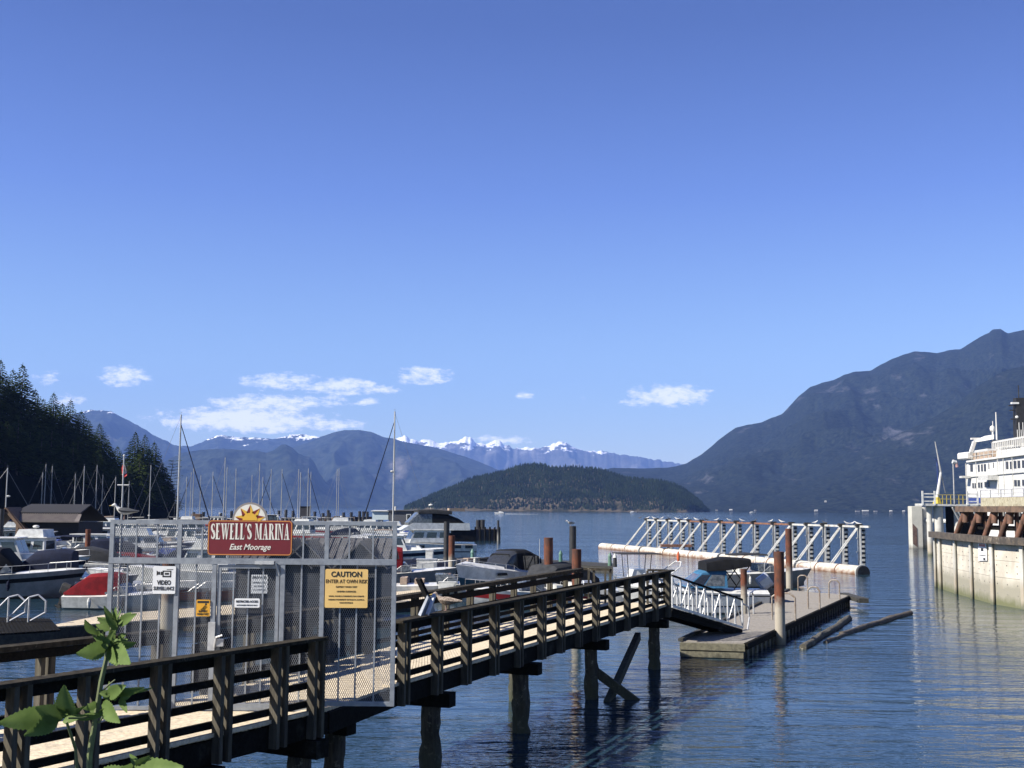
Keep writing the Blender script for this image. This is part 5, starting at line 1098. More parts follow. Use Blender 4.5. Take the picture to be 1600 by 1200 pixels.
b = MB(); b.hexa([(xl-.8,Y0+1.7,zm_+.05),(xr,Y0+1.7,zm_+.05),(xr-.2,Y0+5,zr),(xl-.4,Y0+5,zr),(xl-.8,Y0+1.7,zm_+.25),(xr,Y0+1.7,zm_+.25),(xr-.2,Y0+5,zr+.1),(xl-.4,Y0+5,zr+.1)])
b.hexa([(xl-.4,Y0+5,zr),(xr-.2,Y0+5,zr),(xr+.2,Y0+9,ze),(xl-.4,Y0+9,ze),(xl-.4,Y0+5,zr+.1),(xr-.2,Y0+5,zr+.1),(xr+.2,Y0+9,ze+.1),(xl-.4,Y0+9,ze+.1)]); b.build('upper_roof', M('black_shingle_roof',(.014,.014,.018),.9), bh)
b = MB(); gx = X0(12); b.bar((gx-2.0,Y0-.3,ze-.9),(gx,Y0-.3,zm_+.5),.12,.4); b.bar((gx,Y0-.3,zm_+.5),(gx+1.9,Y0-.3,ze-.9),.12,.4); b.bar((gx-1.2,Y0-.2,.4),(gx-1.2,Y0-.2,ze-.2),.25,.25); b.bar((gx+1.1,Y0-.2,.4),(gx+1.1,Y0-.2,ze-.2),.25,.25); b.build('gable_timber', m_brown, bh)
b = MB(); b.hexa([(gx-2.1,Y0-.5,ze-1.0),(gx,Y0-.5,zm_+.6),(gx,Y0+3,zm_+.6),(gx-2.1,Y0+3,ze-1.0),(gx-2.1,Y0-.5,ze-.9),(gx,Y0-.5,zm_+.72),(gx,Y0+3,zm_+.72),(gx-2.1,Y0+3,ze-.9)]); b.hexa([(gx,Y0-.5,zm_+.6),(gx+2.0,Y0-.5,ze-1.0),(gx+2.0,Y0+3,ze-1.0),(gx,Y0+3,zm_+.6),(gx,Y0-.5,zm_+.72),(gx+2.0,Y0-.5,ze-.9),(gx+2.0,Y0+3,ze-.9),(gx,Y0+3,zm_+.72)]); b.build('porch_roof', m_brown, bh)
# grey float house, white sheds
def hutt(name, label, px0, px1, pyt, pyb, Y, dep, mw_, mr_, wins=(), rh=.25, doors=()):
    x0, x1 = Xat(px0,Y), Xat(px1,Y); zt_, zb_ = gy(px0,pyt,Y).z, max(.35, gy(px0,pyb,Y).z); t_ = thing(name, label, 'float house' if dep > 3 else 'shed', ((x0+x1)/2,Y,zb_))
    MB().bx(x0,x1,Y,Y+dep,zb_,zt_-rh).build('wall', mw_, t_); MB().hexa([(x0-.3,Y-.3,zt_-rh),(x1+.3,Y-.3,zt_-rh),(x1+.3,Y+dep+.3,zt_-rh),(x0-.3,Y+dep+.3,zt_-rh),(x0-.3,Y-.3,zt_-rh+.12),(x1+.3,Y-.3,zt_-rh+.12),(x1+.3,Y+dep+.3,zt_),(x0-.3,Y+dep+.3,zt_)]).build('roof', mr_, t_)
    for (a, c, d, e) in wins:
        A_, B_ = gy(a,c,Y-.03), gy(d,e,Y-.03); f = MB().bx(A_.x,B_.x,Y-.05,Y+.02,B_.z,A_.z).build('window', m_white, t_); MB().bx(A_.x+.15,B_.x-.15,Y-.07,Y-.04,B_.z+.15,A_.z-.15).build('pane', m_glass, f)
    for (a, c, d, e) in doors: A_, B_ = gy(a,c,Y-.03), gy(d,e,Y-.03); MB().bx(A_.x,B_.x,Y-.05,Y+.02,B_.z,A_.z).build('door', m_greyh, t_)
    return t_
m_hg = M('slate_grey_siding', (.095,.10,.115), .9, c2=(.075,.08,.09)); m_droof = M('dark_flat_roof', (.05,.05,.055), .9)
hutt('float_house', 'grey flat-roofed float house with one small white-framed window', 608, 684, 796.5, 823, 235, 7, m_hg, m_droof, wins=((635,803,642,813),))
hutt('dock_shed', 'small shed with bright white front beside the grey float house', 649, 657, 801.5, 823, 228, 5, m_white, m_white); hutt('dock_shed', 'grey low shed between white front and motor yacht', 658, 690, 802, 823, 229, 5, M('mid_grey_siding',(.17,.17,.175),.9), m_droof)
hutt('container_shed', 'pale blue-white box shed above the fence corner beside the tall mast', 582, 607, 797, 812, 238, 6, M('pale_blue_white_panel',(.62,.72,.74),.6,c2=(.56,.66,.68)), m_offw)
float_dock('work_float', 'long dark float carrying the grey float house', g(575,823,.5), g(700,825,.5), g(575,828.5,.5), g(700,830,.5), .5, m_dark)
v = gy(618,792,236); tag(MB().tube((v.x,236,3.4),(v.x,236,v.z+.1),.22,.2,n=8).build('vent_pipe', m_white, origin=(v.x,236,3.4)), 'short white vent pipe on the grey float house roof', 'pipe')
bd = thing('barge_dock', 'dark rust-streaked barge dock at the right of the motor yacht', 'barge', (Xat(762,174),174,0)); xa, xb = Xat(743,174), Xat(781,174); m_brg = M('dark_rusty_barge',(.035,.03,.03),.8,c2=(.09,.05,.04),scale=2,lo=.5,hi=.7,stretch=(1,1,.3))
MB().bx(xa,xb,174,180,-.3,gy(760,827,174).z).build('hull', m_brg, bd); b = MB()
for k in range(6): b.tube((xa+k*(xb-xa)/5,173.9,0),(xa+k*(xb-xa)/5,173.9,2.0),.12,n=6)
b.build('fender_piles', m_dark, bd)
for px, ty, w_ in ((747,812.5,.32),(754,812,.34),(778.5,813,.16)):
    T = gy(px,ty,176 if w_ > .2 else 173.5); tag(MB().tube((T.x,T.y,.0),(T.x,T.y,T.z),w_,n=10).build('timber_pile', m_blackpile, origin=(T.x,T.y,0)), {747:'dark stub pile at the left side of the barge dock',754:'second dark stub pile on the barge dock',778.5:'thin dark pile at the right corner of the barge dock'}[px], 'pile', 'piles at the barge dock')
# log breakwater
bw = thing('log_breakwater', 'low breakwater of dark logs and brown rubble behind the marina', 'breakwater', (Xat(450,345),345,0)); m_brk = M('brown_rubble',(.12,.085,.06),.95,c2=(.05,.04,.035),scale=1.2); b = MB(); rg = random.Random(9)
for i in range(260):
    px = 285+rg.random()*300; Y = 340+rg.random()*6; x = Xat(px,Y); h = rg.uniform(.4,2.1)*(1 if 505 < px < 575 else .75); b.box(x,Y,h/2,rg.uniform(.8,2.6),rg.uniform(.6,1.4),h,rg.random())
b.build('rubble', m_brk, bw); MB().bx(Xat(285,348),Xat(590,348),347,351,-.2,.9).build('log_boom', m_dark, bw)
for i, px in enumerate((303,318,345,362,380,397,415,436,447,458,492,505,513,515,537,549,562,568,574)):
    T = gy(px, 797+rg.uniform(-1,5), 338); tag(MB().tube((T.x,338,0),(T.x,338,max(2,T.z)),.42,n=8).build('timber_pile', m_blackpile, origin=(T.x,338,0)), 'dark stub pile on the breakwater, %s from the left' % ordw(i), 'pile', 'piles along the log breakwater')
t_ = boxthing('tug_cabin', 'dark stacked tug wheelhouse on the breakwater between sailboat masts', 'wheelhouse', Vector((Xat(477,332),332,.6)), 2.6, 2.4, 4.2, M('tug_black',(.03,.028,.03),.8), m_dark)
t_ = boxthing('orange_hut', 'small orange-brown hut behind the fence left of the marina sign', 'hut', Vector((Xat(308,260),260,.4)), 1.9, 2.0, 2.6, m_brown, m_brown)
cabin_boat('work_boat', 'dark green work boat cabin showing right of the golden sun emblem', g(425,826), R(5), 9, 3, 1.3, m_greyc, None, cabm=m_greyc, ch=1.6, rail_=False)
# ================================================================== FLOATING TRUSS STRUCTURE
m_tw = stain(M('rust_streaked_white_steel', (.56,.56,.53), .6, c2=(.40,.40,.37), scale=2), (.20,.11,.06), 2.2, .58, .70)
m_pont = zband(stain(M('rust_stained_pontoon', (.58,.56,.50), .65, c2=(.48,.44,.36), scale=1.2), (.22,.13,.08), 1.6, .58, .68), .0, .35, (.17,.085,.045), scale=2.5, jitter=.4)
m_trust = M('flaking_rust', (.24,.11,.06), .85, c2=(.12,.06,.04), scale=3)
PA, PB = g(944,857), g(1352,898); td, to = dirn(PB, PA); to = -to if to.x < 0 else to
to = Vector((-td.y, td.x, 0)); to = to if to.x > 0 else -to
tr = thing('floating_truss', 'white rust-stained steel truss barrier floating on long pontoons', 'floating structure', (PA.x,PA.y,0))
def at2(px): return at_px(PA, PB, px)
segs = [(941,1005),(1006,1128),(1130,1250),(1252,1348)]
for k, (a, c) in enumerate(segs):
    A_, B_ = at2(a), at2(c); A_.z = B_.z = .12; MB().tube(A_, B_, .52, n=20).build('pontoon', m_pont, tr, smooth=True)
    for q in (.33, .66): p = A_.lerp(B_, q); MB().tube(p-td*.05, p+td*.05, .56, n=20).build('band', m_trust, tr)
    MB().tube(B_-td*-.12, B_+td*.02, .60, n=20).build('flange', m_tw, tr); MB().tube(B_-td*.0, B_-td*.04 if False else B_+(B_-A_).normalized()*.16, .53, n=20).build('end_plate', m_greyc, tr)
OFFT = 2.55; tops = []
for k, px in enumerate((978,993,1010,1028,1042,1061,1089,1113,1139,1169,1196,1220,1245,1272,1298)):
    P = at2(px); Q = P+to*OFFT; b = MB()
    for s_ in (-.16, .16): b.tube(P+td*s_+Vector((0,0,.5)), Q+td*s_*.6+Vector((0,0,3.5)), .058, n=6)
    for s_ in (-.28, .0): b.box(Q.x+td.x*s_-.0, Q.y+td.y*s_, 1.85, .11, .11, 3.3)
    b.box(Q.x-.02, Q.y, 1.5, .3, .08, .07); b.box(Q.x-.02, Q.y, 2.6, .3, .08, .07); b.build('brace_frame', m_tw, tr)
    b = MB(); Qf = Q+to*.42
    b.box(Qf.x, Qf.y, 1.85, .12, .14, 3.3)
    for j in range(9): b.box(Qf.x, Qf.y-.10, .5+j*.36, .34, .12, .16)
    b.build('fender_ladder', m_tw if k%3 else m_offw, tr); b = MB()
    for j in range(8): b.box(Qf.x+.02, Qf.y-.02, .68+j*.36, .26, .16, .15)
    b.box(Q.x, Q.y-.1, 3.62, .5, .5, .22); b.build('rubber_block', m_rubber, tr); tops.append(Q)
a, c = tops[0]-td*-.3, tops[-1]+td*-1.6
n = len(tops)
for i, (p, q) in enumerate(zip([a]+tops[1:], tops[1:]+[c])):
    MB().bar(Vector((p.x,p.y,3.52)), Vector((q.x,q.y,3.52)), .16, .16).build('top_chord', m_trust if i in (4,5,6,7,8,9) else m_tw, tr)
P = tops[4]-to*1.5; MB().box(P.x,P.y,.95,3.2,1.0,.28).build('service_platform', m_trust, tr)
# ================================================================== GULLS
m_gw, m_gg, m_gb, m_gs = M('gull_white',(.72,.71,.68),.8), M('gull_grey',(.10,.105,.115),.85), M('gull_black',(.03,.03,.03),.7), M('gull_brown_speckle',(.38,.31,.25),.85,c2=(.16,.12,.09),scale=45,lo=.45,hi=.55)
m_bill, m_leg = M('gull_bill',(.6,.42,.08),.6), M('gull_leg',(.45,.3,.25),.7)
def gull(label, p, head, s, mb_, mwing, group=None, cat='gull'):
    t_ = thing('gull', label, cat, tuple(p), head, group); b = MB(); secs = []
    for x, z, ry, rz_ in ((.62,.66,.015,.012),(.55,.67,.06,.055),(.47,.70,.085,.085),(.40,.66,.08,.09),(.34,.55,.10,.11),(.22,.44,.155,.15),(.02,.38,.18,.165),(-.2,.37,.15,.125),(-.42,.38,.085,.06),(-.62,.38,.05,.02)):
        secs.append([(x, ry*math.cos(a), z+rz_*math.sin(a)) for a in [k*math.pi/5 for k in range(10)]])
    b.loft(secs); b.v = [tuple(c*s for c in v) for v in b.v]; b.build('body', mb_, t_, local=True, smooth=True)
    for sy in (-1, 1):
        b = MB(); secs = []
        for x, z, h, th in ((.25,.46,.06,.02),(.12,.44,.13,.045),(-.12,.42,.13,.05),(-.38,.40,.08,.035),(-.66,.40,.03,.012)):
            secs.append([(x, sy*(.14+th if x > -.4 else .07+th), z+h),(x, sy*(.17+th if x > -.4 else .09+th), z),(x, sy*(.12+th if x > -.4 else .05), z-h*.7),(x, sy*.08, z)])
        b.loft(secs); b.v = [tuple(c*s for c in v) for v in b.v]; b.build('wing', mwing, t_, local=True, smooth=True)
    b = MB().tube((.60*s,0,.665*s),(.72*s,0,.645*s),.022*s,.008*s,n=6); b.build('bill', m_bill, t_, local=True)
    for sy in (-1, 1): b = MB().tube((0,sy*.06*s,.26*s),(.01*s,sy*.06*s,0),.012*s,n=5); b.add([(0,sy*.06*s-.03*s,.004),(.1*s,sy*.06*s-.04*s,.004),(.1*s,sy*.06*s+.04*s,.004),(0,sy*.06*s+.03*s,.004)],[(0,1,2,3)]); b.build('leg', m_leg, t_, local=True)
    return t_
gp = gy(194,812,FY); gull('white gull with grey wings standing on the left end of the fence top', (gp.x,FY,zt), R(187), .31, m_gw, m_gg)
gp = at_px(F0, F1, 697); gull('brown speckled gull standing on the pier railing just right of the fence', (gp.x,gp.y,ZR), R(170), .44, m_gs, m_gs)
for i, px in enumerate((1000,1012,1022,1034,1046,1058,1072,1088,1104,1120,1140,1160,1180,1205,1222,1275,1290,1325,1333,1342)):
    f = min(n-1, max(0, (px-1003)/23.)); k = int(f); q = tops[k].lerp(tops[min(n-1,k+1)], f-k) if k < n-1 else tops[-1]
    q = at_px(tops[0], tops[-1], px); t_ = thing('gull', 'small gull perched on top of the white truss', 'gull', (q.x,q.y,3.60), R(rg.choice([0,180])+rg.uniform(-30,30)), 'gulls along the truss top')
    b = MB().loft([[(x*.5, ry*.5*math.cos(a), (z+rz_*math.sin(a))*.5) for a in [j*math.pi/3 for j in range(6)]] for x,z,ry,rz_ in ((.5,.62,.03,.03),(.42,.62,.08,.08),(.3,.48,.1,.12),(0,.3,.17,.16),(-.35,.3,.1,.07),(-.6,.3,.03,.02))]); b.build('body', m_gw if i%4 else m_gg, t_, local=True, smooth=True)
    MB().tube((0,0,.12),(0,0,0),.02,n=4).build('leg', m_leg, t_, local=True)
p = gy(888,816,62); gull('white gull perched on the tall black pile', (p.x+.1,62,gy(895,822,62).z), R(200), .4, m_gw, m_gg)
# ================================================================== FERRY BERTH WALL
m_conc = zband(stain(M('pale_berth_concrete', (.62,.575,.475), .85, c2=(.48,.44,.36), scale=.9, bump=.2, bscale=8), (.32,.24,.16), 1.6, .58, .72, stretch=(1,1,.25)), .9, 1.5, (.25,.235,.18), scale=1.6, jitter=.25)
m_conc = zband(m_conc, .1, .55, (.12,.125,.06), scale=2.5, jitter=.3)
m_hp = zband(stain(M('white_painted_pile', (.56,.545,.49), .7, c2=(.45,.44,.39), scale=1.2), (.20,.09,.05), 1.8, .66, .74), .95, 1.6, (.33,.29,.22), scale=1.5, jitter=.3)
m_hp = zband(m_hp, .05, .5, (.10,.105,.06), scale=3, jitter=.25)
m_wale = stain(M('weathered_wale_timber', (.10,.08,.06), .9, c2=(.05,.042,.035), scale=3, bump=.6), (.22,.19,.15), 2.5, .58, .7)
WP = [g(1463,917),g(1478,922.5),g(1493,927.5),g(1520,935),g(1552,944),g(1600,952),g(1690,966)]
bwall = thing('berth_wall', 'pale stained concrete ferry berth wall with white piles and timber top', 'berth wall', (WP[0].x,WP[0].y,0))
inn = Vector((1,.1,0)); WT = 3.12
for i in range(len(WP)-1):
    A, B = WP[i], WP[i+1]; d, o = dirn(A, B); o = o if o.x < 0 else -o
    for k, (z0, z1) in enumerate(((-1.2,1.42),(1.435,2.28),(2.295,WT))):
        c = [A, B, B-o*.35, A-o*.35]; MB().hexa([flat(p,z0) for p in c]+[flat(p,z1) for p in c]).build('panel', m_conc, bwall)
    b = MB(); L_ = (B-A).length; nn_ = max(2, int(L_/1.0))
    for q in range(nn_):
        for z in (1.7,2.05,2.5,2.85,.6,1.1): P = A.lerp(B,(q+.5)/nn_); b.tube(flat(P+o*.012,z), flat(P-o*.05,z), .035, n=6)
    b.build('bolt_holes', m_blackpile, bwall)
    b = MB(); b.bar(flat(A+o*.12,3.32), flat(B+o*.12,3.32), .55, .36); b.build('timber_wale', m_wale, bwall)
    b = MB(); b.bar(flat(A-o*.2,3.2), flat(B-o*.2,3.2), .9, .12); b.build('ledge', m_dark, bwall)
for i, px in enumerate((1465,1473,1497,1522,1555,1603)):
    lo_px = [800+F_PX*((w_-Vector((0,0,EYE))).dot(_RT)/(w_-Vector((0,0,EYE))).dot(_F)) for w_ in WP]
    k = max(j for j in range(len(WP)-1) if lo_px[j] <= px or j == 0); A, B = WP[k], WP[k+1]; P = at_px(A, B, px); d, o = dirn(A, B); o = o if o.x < 0 else -o
    b = MB(); b.box(P.x+o.x*.14, P.y+o.y*.14, 1.0, .06, .30, 4.2, math.atan2(o.y,o.x)); b.box(P.x+o.x*.05, P.y+o.y*.05, 1.0, .14, .09, 4.2, math.atan2(o.y,o.x)); b.build('sheet_pile', m_hp, bwall)
v0, v1 = gv(1531,876,WP[3],WP[4]), gv(1544,849,WP[3],WP[4]); d, o = dirn(WP[3], WP[4]); o = o if o.x < 0 else -o
sg = thing('berth_sign', 'small white notice with red heading on the concrete berth wall', 'sign', (v0.x,v0.y,v0.z)); A_, B_ = v0+o*.05, gv(1544,876,WP[3],WP[4])+o*.05
MB().hexa([A_,B_,B_+o*.02,A_+o*.02]+[Vector((p.x,p.y,v1.z)) for p in (A_,B_,B_+o*.02,A_+o*.02)]).build('board', m_wsign, sg)
b = MB()
for z0, z1, mm_ in ((.80,.93,0),): b.hexa([flat(A_.lerp(B_,.15)+o*.022,v0.z+(v1.z-v0.z)*z0), flat(A_.lerp(B_,.85)+o*.022,v0.z+(v1.z-v0.z)*z0), flat(A_.lerp(B_,.85)+o*.03,v0.z+(v1.z-v0.z)*z0), flat(A_.lerp(B_,.15)+o*.03,v0.z+(v1.z-v0.z)*z0)]+[flat(A_.lerp(B_,t_)+o*w_,v0.z+(v1.z-v0.z)*z1) for t_, w_ in ((.15,.022),(.85,.022),(.85,.03),(.15,.03))])
b.build('heading_bar', m_rstripe, sg); b = MB()
for z0, z1, a0, a1 in ((.55,.72,.35,.65),(.30,.34,.1,.9),(.08,.2,.6,.85)): b.hexa([flat(A_.lerp(B_,t_)+o*w_,v0.z+(v1.z-v0.z)*z0) for t_, w_ in ((a0,.022),(a1,.022),(a1,.03),(a0,.03))]+[flat(A_.lerp(B_,t_)+o*w_,v0.z+(v1.z-v0.z)*z1) for t_, w_ in ((a0,.022),(a1,.022),(a1,.03),(a0,.03))])
b.build('print_block', m_greyc, sg)
# rusty raking piles and the brown cap beam
m_rp = M('brown_rusted_pile', (.19,.09,.055), .8, c2=(.10,.055,.035), scale=2, bump=.3, bscale=12); m_bb = M('brown_weathered_beam', (.17,.11,.07), .85, c2=(.08,.055,.04), scale=2, bump=.4)
IN = lambda P, w_, z: Vector((P.x+w_, P.y, z))
rk = thing('fender_frame', 'brown rusty raking piles under a heavy cap beam on top of the berth wall', 'fender frame', (WP[2].x,WP[2].y,3.2))
Fs_, Fe_ = Vector((26.2,70,0)), Vector((26.0,56,0))
def pl(px): return at_px(Fs_, Fe_, px)
b = MB(); a_, c_ = pl(1503), pl(1680); b.bar(flat(a_,4.92), flat(c_,4.92), .5, .32); b.build('cap_beam', m_bb, rk)
b = MB(); b.bar(flat(a_,4.45)+Vector((.6,0,0)), flat(c_,4.45)+Vector((.6,0,0)), .2, .2); b.bar(flat(a_,3.9)+Vector((.8,0,0)), flat(c_,3.9)+Vector((.8,0,0)), .25, .25); b.build('cross_beam', m_dark, rk)
for px in (1512,1534,1558,1583,1610,1640):
    t_ = pl(px); q = pl(px-11); MB().tube((q.x-.1,q.y+.3,3.25),(t_.x,t_.y,4.78),.16,n=12).build('raking_pile', m_rp, rk, smooth=True); MB().tube((t_.x,t_.y,4.15),(t_.x+.05,t_.y,4.8),.17,n=12).build('pile_head', m_rp, rk, smooth=True)
    MB().box(t_.x+.35,t_.y,3.95,.12,.3,1.7).build('rear_plate', m_rp, rk)
for px in (1519,1542,1568,1594): t_ = pl(px); MB().tube((t_.x+2.0,t_.y+.3,-1),(t_.x+2.0,t_.y+.3,4.8),.17,n=10).build('rear_pile', m_hp, rk, smooth=True)
a_, c_ = pl(1508), pl(1690); MB().hexa([flat(a_+Vector((3.4,0,0)),3.0),flat(c_+Vector((3.4,0,0)),3.0),flat(c_+Vector((3.7,0,0)),3.0),flat(a_+Vector((3.7,0,0)),3.0)]+[flat(p_,4.7) for p_ in (a_+Vector((3.4,0,0)),c_+Vector((3.4,0,0)),c_+Vector((3.7,0,0)),a_+Vector((3.7,0,0)))]).build('dark_backdrop', m_dark, rk)  # dark sheet added as a backdrop, standing for the shaded interior
cw = thing('concrete_parapet', 'cream mottled parapet wall standing behind the brown cap beam', 'parapet', (28.5,68,5.0)); Ps, Pe = Vector((28.9,72,0)), Vector((28.0,56,0))
a_, c_ = at_px(Ps,Pe,1537), at_px(Ps,Pe,1690); m_crm = stain(M('mottled_cream_paint', (.50,.46,.32), .8, c2=(.38,.35,.25), scale=3), (.22,.19,.12), 5, .52, .60)
MB().hexa([flat(a_,4.9),flat(c_,4.9),flat(c_+inn*.3,4.9),flat(a_+inn*.3,4.9),flat(a_,5.63),flat(c_,5.63),flat(c_+inn*.3,5.63),flat(a_+inn*.3,5.63)]).build('wall', m_crm, cw)
b = MB(); 
for k in range(9): p_ = a_.lerp(c_, k/8); b.bar(flat(p_,5.63), flat(p_,6.1), .05, .05)
b.bar(flat(a_,6.08), flat(c_,6.08), .05, .05); b.bar(flat(a_,5.85), flat(c_,5.85), .04, .04); b.build('hand_rail', m_alu, cw)
# ---- dolphin, columns and linkspan platform further out
m_dol = zband(stain(M('cream_steel_dolphin', (.55,.54,.47), .7, c2=(.47,.46,.40), scale=.6), (.20,.10,.06), .9, .66, .74), -.2, .5, (.06,.05,.04), scale=1.5, jitter=.3)
Yd = 152.; dl = thing('mooring_dolphin', 'cream steel dolphin with rust patches standing alone left of the ferry berth', 'dolphin', (Xat(1436,Yd),Yd,0)); x0, x1 = Xat(1424,Yd), Xat(1441,Yd); zT = gy(1430,791,Yd).z
MB().bx(x0,x1,Yd,Yd+1.4,-1,zT).build('panel', m_dol, dl, bevel=.05); MB().tube((x1+.45,Yd+.9,-1),(x1+.45,Yd+.9,zT-.1),.42,n=14).build('pile', m_hp, dl, smooth=True)
MB().hexa([(x0+.1,Yd-.05,.6),(x0+.65,Yd-.05,.2),(x0+.65,Yd,.2),(x0+.1,Yd,.6),(x0+.1,Yd-.05,3.2),(x0+.65,Yd-.05,2.6),(x0+.65,Yd,2.6),(x0+.1,Yd,3.2)]).build('rubbing_plate', M('rust_brown_plate',(.16,.10,.08),.85,c2=(.10,.06,.05),scale=2), dl)
MB().tube((x1+.4,Yd+1,zT-1.8),(x1+5.5,Yd-8,zT-2.0),.3,n=10).build('boom', m_offw, dl)
Yp = 128.; pf = thing('linkspan_platform', 'white railed platform on thick round columns beside the ferry', 'platform', (Xat(1480,Yp),Yp,0)); zP = gy(1480,787,Yp).z
for px, w_ in ((1457,.30),(1471,.50),(1500,.3)): x = Xat(px,Yp); MB().tube((x,Yp+1,-1),(x,Yp+1,zP-.2),w_,n=16).build('column', m_hp, pf, smooth=True)
b = MB(); x0, x1 = Xat(1442,Yp), Xat(1560,Yp); b.bx(x0,x0+1.5,Yp,Yp+2.5,zP-.25,zP); b.bx(x0+1.5,x1,Yp,Yp+4,zP-.25,zP-.05); b.build('slab', m_offw, pf)
b = MB(); 
for px0, px1 in ((1442,1461),(1512,1528)):
    b = MB()
    xa, xb = Xat(px0,Yp), Xat(px1,Yp)
    for x in (xa, xb): b.box(x,Yp,zP+.6,.16,.16,1.5)
    for z in (.25,.7,1.05): b.box((xa+xb)/2,Yp,zP+z,xb-xa,.08,.12)
    b.build('end_railing', m_white, pf); b = MB(); xa, xb = Xat(1461,Yp), Xat(1512,Yp)
for k in range(9): x = xa+(xb-xa)*k/8; b.box(x,Yp+.1,zP+.45,.05,.05,1.0)
for z in (.5,.95): b.box((xa+xb)/2,Yp+.1,zP+z,xb-xa,.05,.05)
b.build('railing', m_yellow, pf); b = MB()
for k in range(6): x = Xat(1488+k*6,Yp); b.bar((x,Yp,zP-.4),(x+1.0,Yp+.5,zP-2.0),.12,.12)
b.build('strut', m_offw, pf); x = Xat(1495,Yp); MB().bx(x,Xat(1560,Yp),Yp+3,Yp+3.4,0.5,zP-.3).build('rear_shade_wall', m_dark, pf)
crn = thing('jib_crane', 'slender white jib crane with yellow base on the railed platform', 'crane', (Xat(1470,Yp),Yp+1,zP)); x = Xat(1470,Yp)
MB().tube((x,Yp+1,zP),(x,Yp+1,zP+.7),.5,.25,n=12).build('base', m_yellow, crn); T1, T2 = gy(1470,738,Yp+1), gy(1461,690,Yp+1); MB().tube((x,Yp+1,zP+.7),T1,.18,.12,n=10).build('post', m_white, crn); MB().tube(T1,T2,.10,.05,n=8).build('boom', m_mast, crn)
MB().path([T1, gy(1477,770,Yp+1)],.05,5).build('cable', m_wire, crn)
ws = thing('windsock', 'white and pink windsock hanging from a thin pole by the ferry', 'windsock', (Xat(1489,Yp),Yp,zP)); T = gy(1489,719,Yp); MB().tube((T.x,Yp,zP),(T.x,Yp,T.z),.06,n=6).build('pole', m_mast, ws); MB().tube((T.x-.05,Yp,T.z-.15),(T.x+.35,Yp,T.z-.25),.22,.2,n=10).build('sock', m_white, ws); MB().tube((T.x+.3,Yp,T.z-.2),(T.x+.42,Yp,T.z-.75),.17,.14,n=10).build('sock', M('faded_pink_cloth',(.6,.35,.32),.9), ws)
T = gy(1464,718,Yp+2); tag(MB().tube((T.x,T.y,zP),(T.x,T.y,T.z),.05,n=6).box(T.x,T.y,T.z,.5,.2,.08).build('lamp_pole', m_rblue, origin=(T.x,T.y,zP)), 'thin blue lamp pole behind the jib crane', 'lamp pole')
# ================================================================== FERRY
m_fw = stain(M('ferry_white_paint', (.74,.73,.69), .45, c2=(.66,.65,.61), scale=.4), (.5,.40,.28), .7, .64, .78, amt=.5); m_fwin = M('ferry_window', (.05,.055,.06), .25)
FA, FB = Vector((Xat(1506,165),165,0)), Vector((Xat(1600,141),141,0)); fd, _ = dirn(FA, FB); fo = Vector((fd.y,-fd.x,0)); fo = fo if fo.x < 0 else -fo; FE = FB+fd*26
ferry = thing('ferry', 'large white car ferry with rows of windows moored behind the berth wall', 'ferry', (FA.x,FA.y,0))
def fz(px, py): return gv(px,py,FA,FB).z
def fy(px, off=0.): return at_px(FA+(-fo)*off, FE+(-fo)*off, px)
Wd = 19.
def block(px0, off, z0, z1, mat=m_fw, name='hull', width=Wd, chamf=2.0, end=None, parent=None):
    a = fy(px0, off); e = (FE-fo*off) if end is None else fy(end, off); b = MB()
    pts = [a-fo*chamf, a+fd*chamf, e, e-fo*(width-2*off), a-fo*(width-2*off-0)+Vector((0,0,0))]; pts = [(p.x,p.y) for p in pts]
    ar = sum(p[0]*q[1]-q[0]*p[1] for p, q in zip(pts, pts[1:]+pts[:1]))
    b.prism(pts if ar > 0 else pts[::-1], z0, z1); return b.build(name, mat, parent or ferry)
z_l0, z_l1, z_u1 = fz(1508,776), fz(1508,746), fz(1512,722.5)
block(1505, 0, .2, z_l0-.9, m_fw, 'hull'); block(1505, -.12, z_l0-.9, z_l0-.2, m_rblue, 'blue_band'); block(1505, 0, z_l0-.2, z_l1, m_fw, 'lower_deckhouse', chamf=2.5)
block(1509, .25, z_l1, z_u1, m_fw, 'upper_deckhouse', chamf=1.5); block(1507, -.15, z_u1, z_u1+.22, m_fw, 'deck_edge', chamf=2.0)
def fwin(x0,y0,x1,y1,name='window',mat=None,off=0.,pr=.05):
    A_, B_ = gv(x0,y1,FA-fo*off,FB-fo*off), gv(x1,y1,FA-fo*off,FB-fo*off); zt_ = gv(x0,y0,FA-fo*off,FB-fo*off).z; zt2 = gv(x1,y0,FA-fo*off,FB-fo*off).z
    b = MB(); b.hexa([A_-fo*.1, B_-fo*.1, B_+fo*pr, A_+fo*pr, Vector((A_.x,A_.y,zt_))-fo*.1, Vector((B_.x,B_.y,zt2))-fo*.1, Vector((B_.x,B_.y,zt2))+fo*pr, Vector((A_.x,A_.y,zt_))+fo*pr]); return b.build(name, mat or m_fwin, ferry)
for a in ((1516.5,725,1520.5,737),(1529,726,1531,737),(1533.5,725.5,1536,736.5),(1538,725,1541,736.5),(1545,724,1546,733),(1552,723,1553,731),(1572.5,721,1576,733),(1578.5,721,1581,733),(1584.5,720,1588.5,732),(1590.5,719.5,1594.5,731.5),(1597.5,719,1602,731)): fwin(*a, off=.25, pr=.04)
for a in ((1519.5,754,1526,763.5),(1528.5,753,1536,763),(1538.5,752,1547,762),(1585,749,1595,760.5),(1597.5,748.5,1606,760)):
    fwin(*a, name='window_frame', mat=m_offw, pr=.03); mid = (a[0]+a[2])/2; fwin(a[0]+.5,a[1]+1,mid-.5,a[3]-1,pr=.06); fwin(mid+.8,a[1]+1,a[2]-.5,a[3]-1,pr=.06)
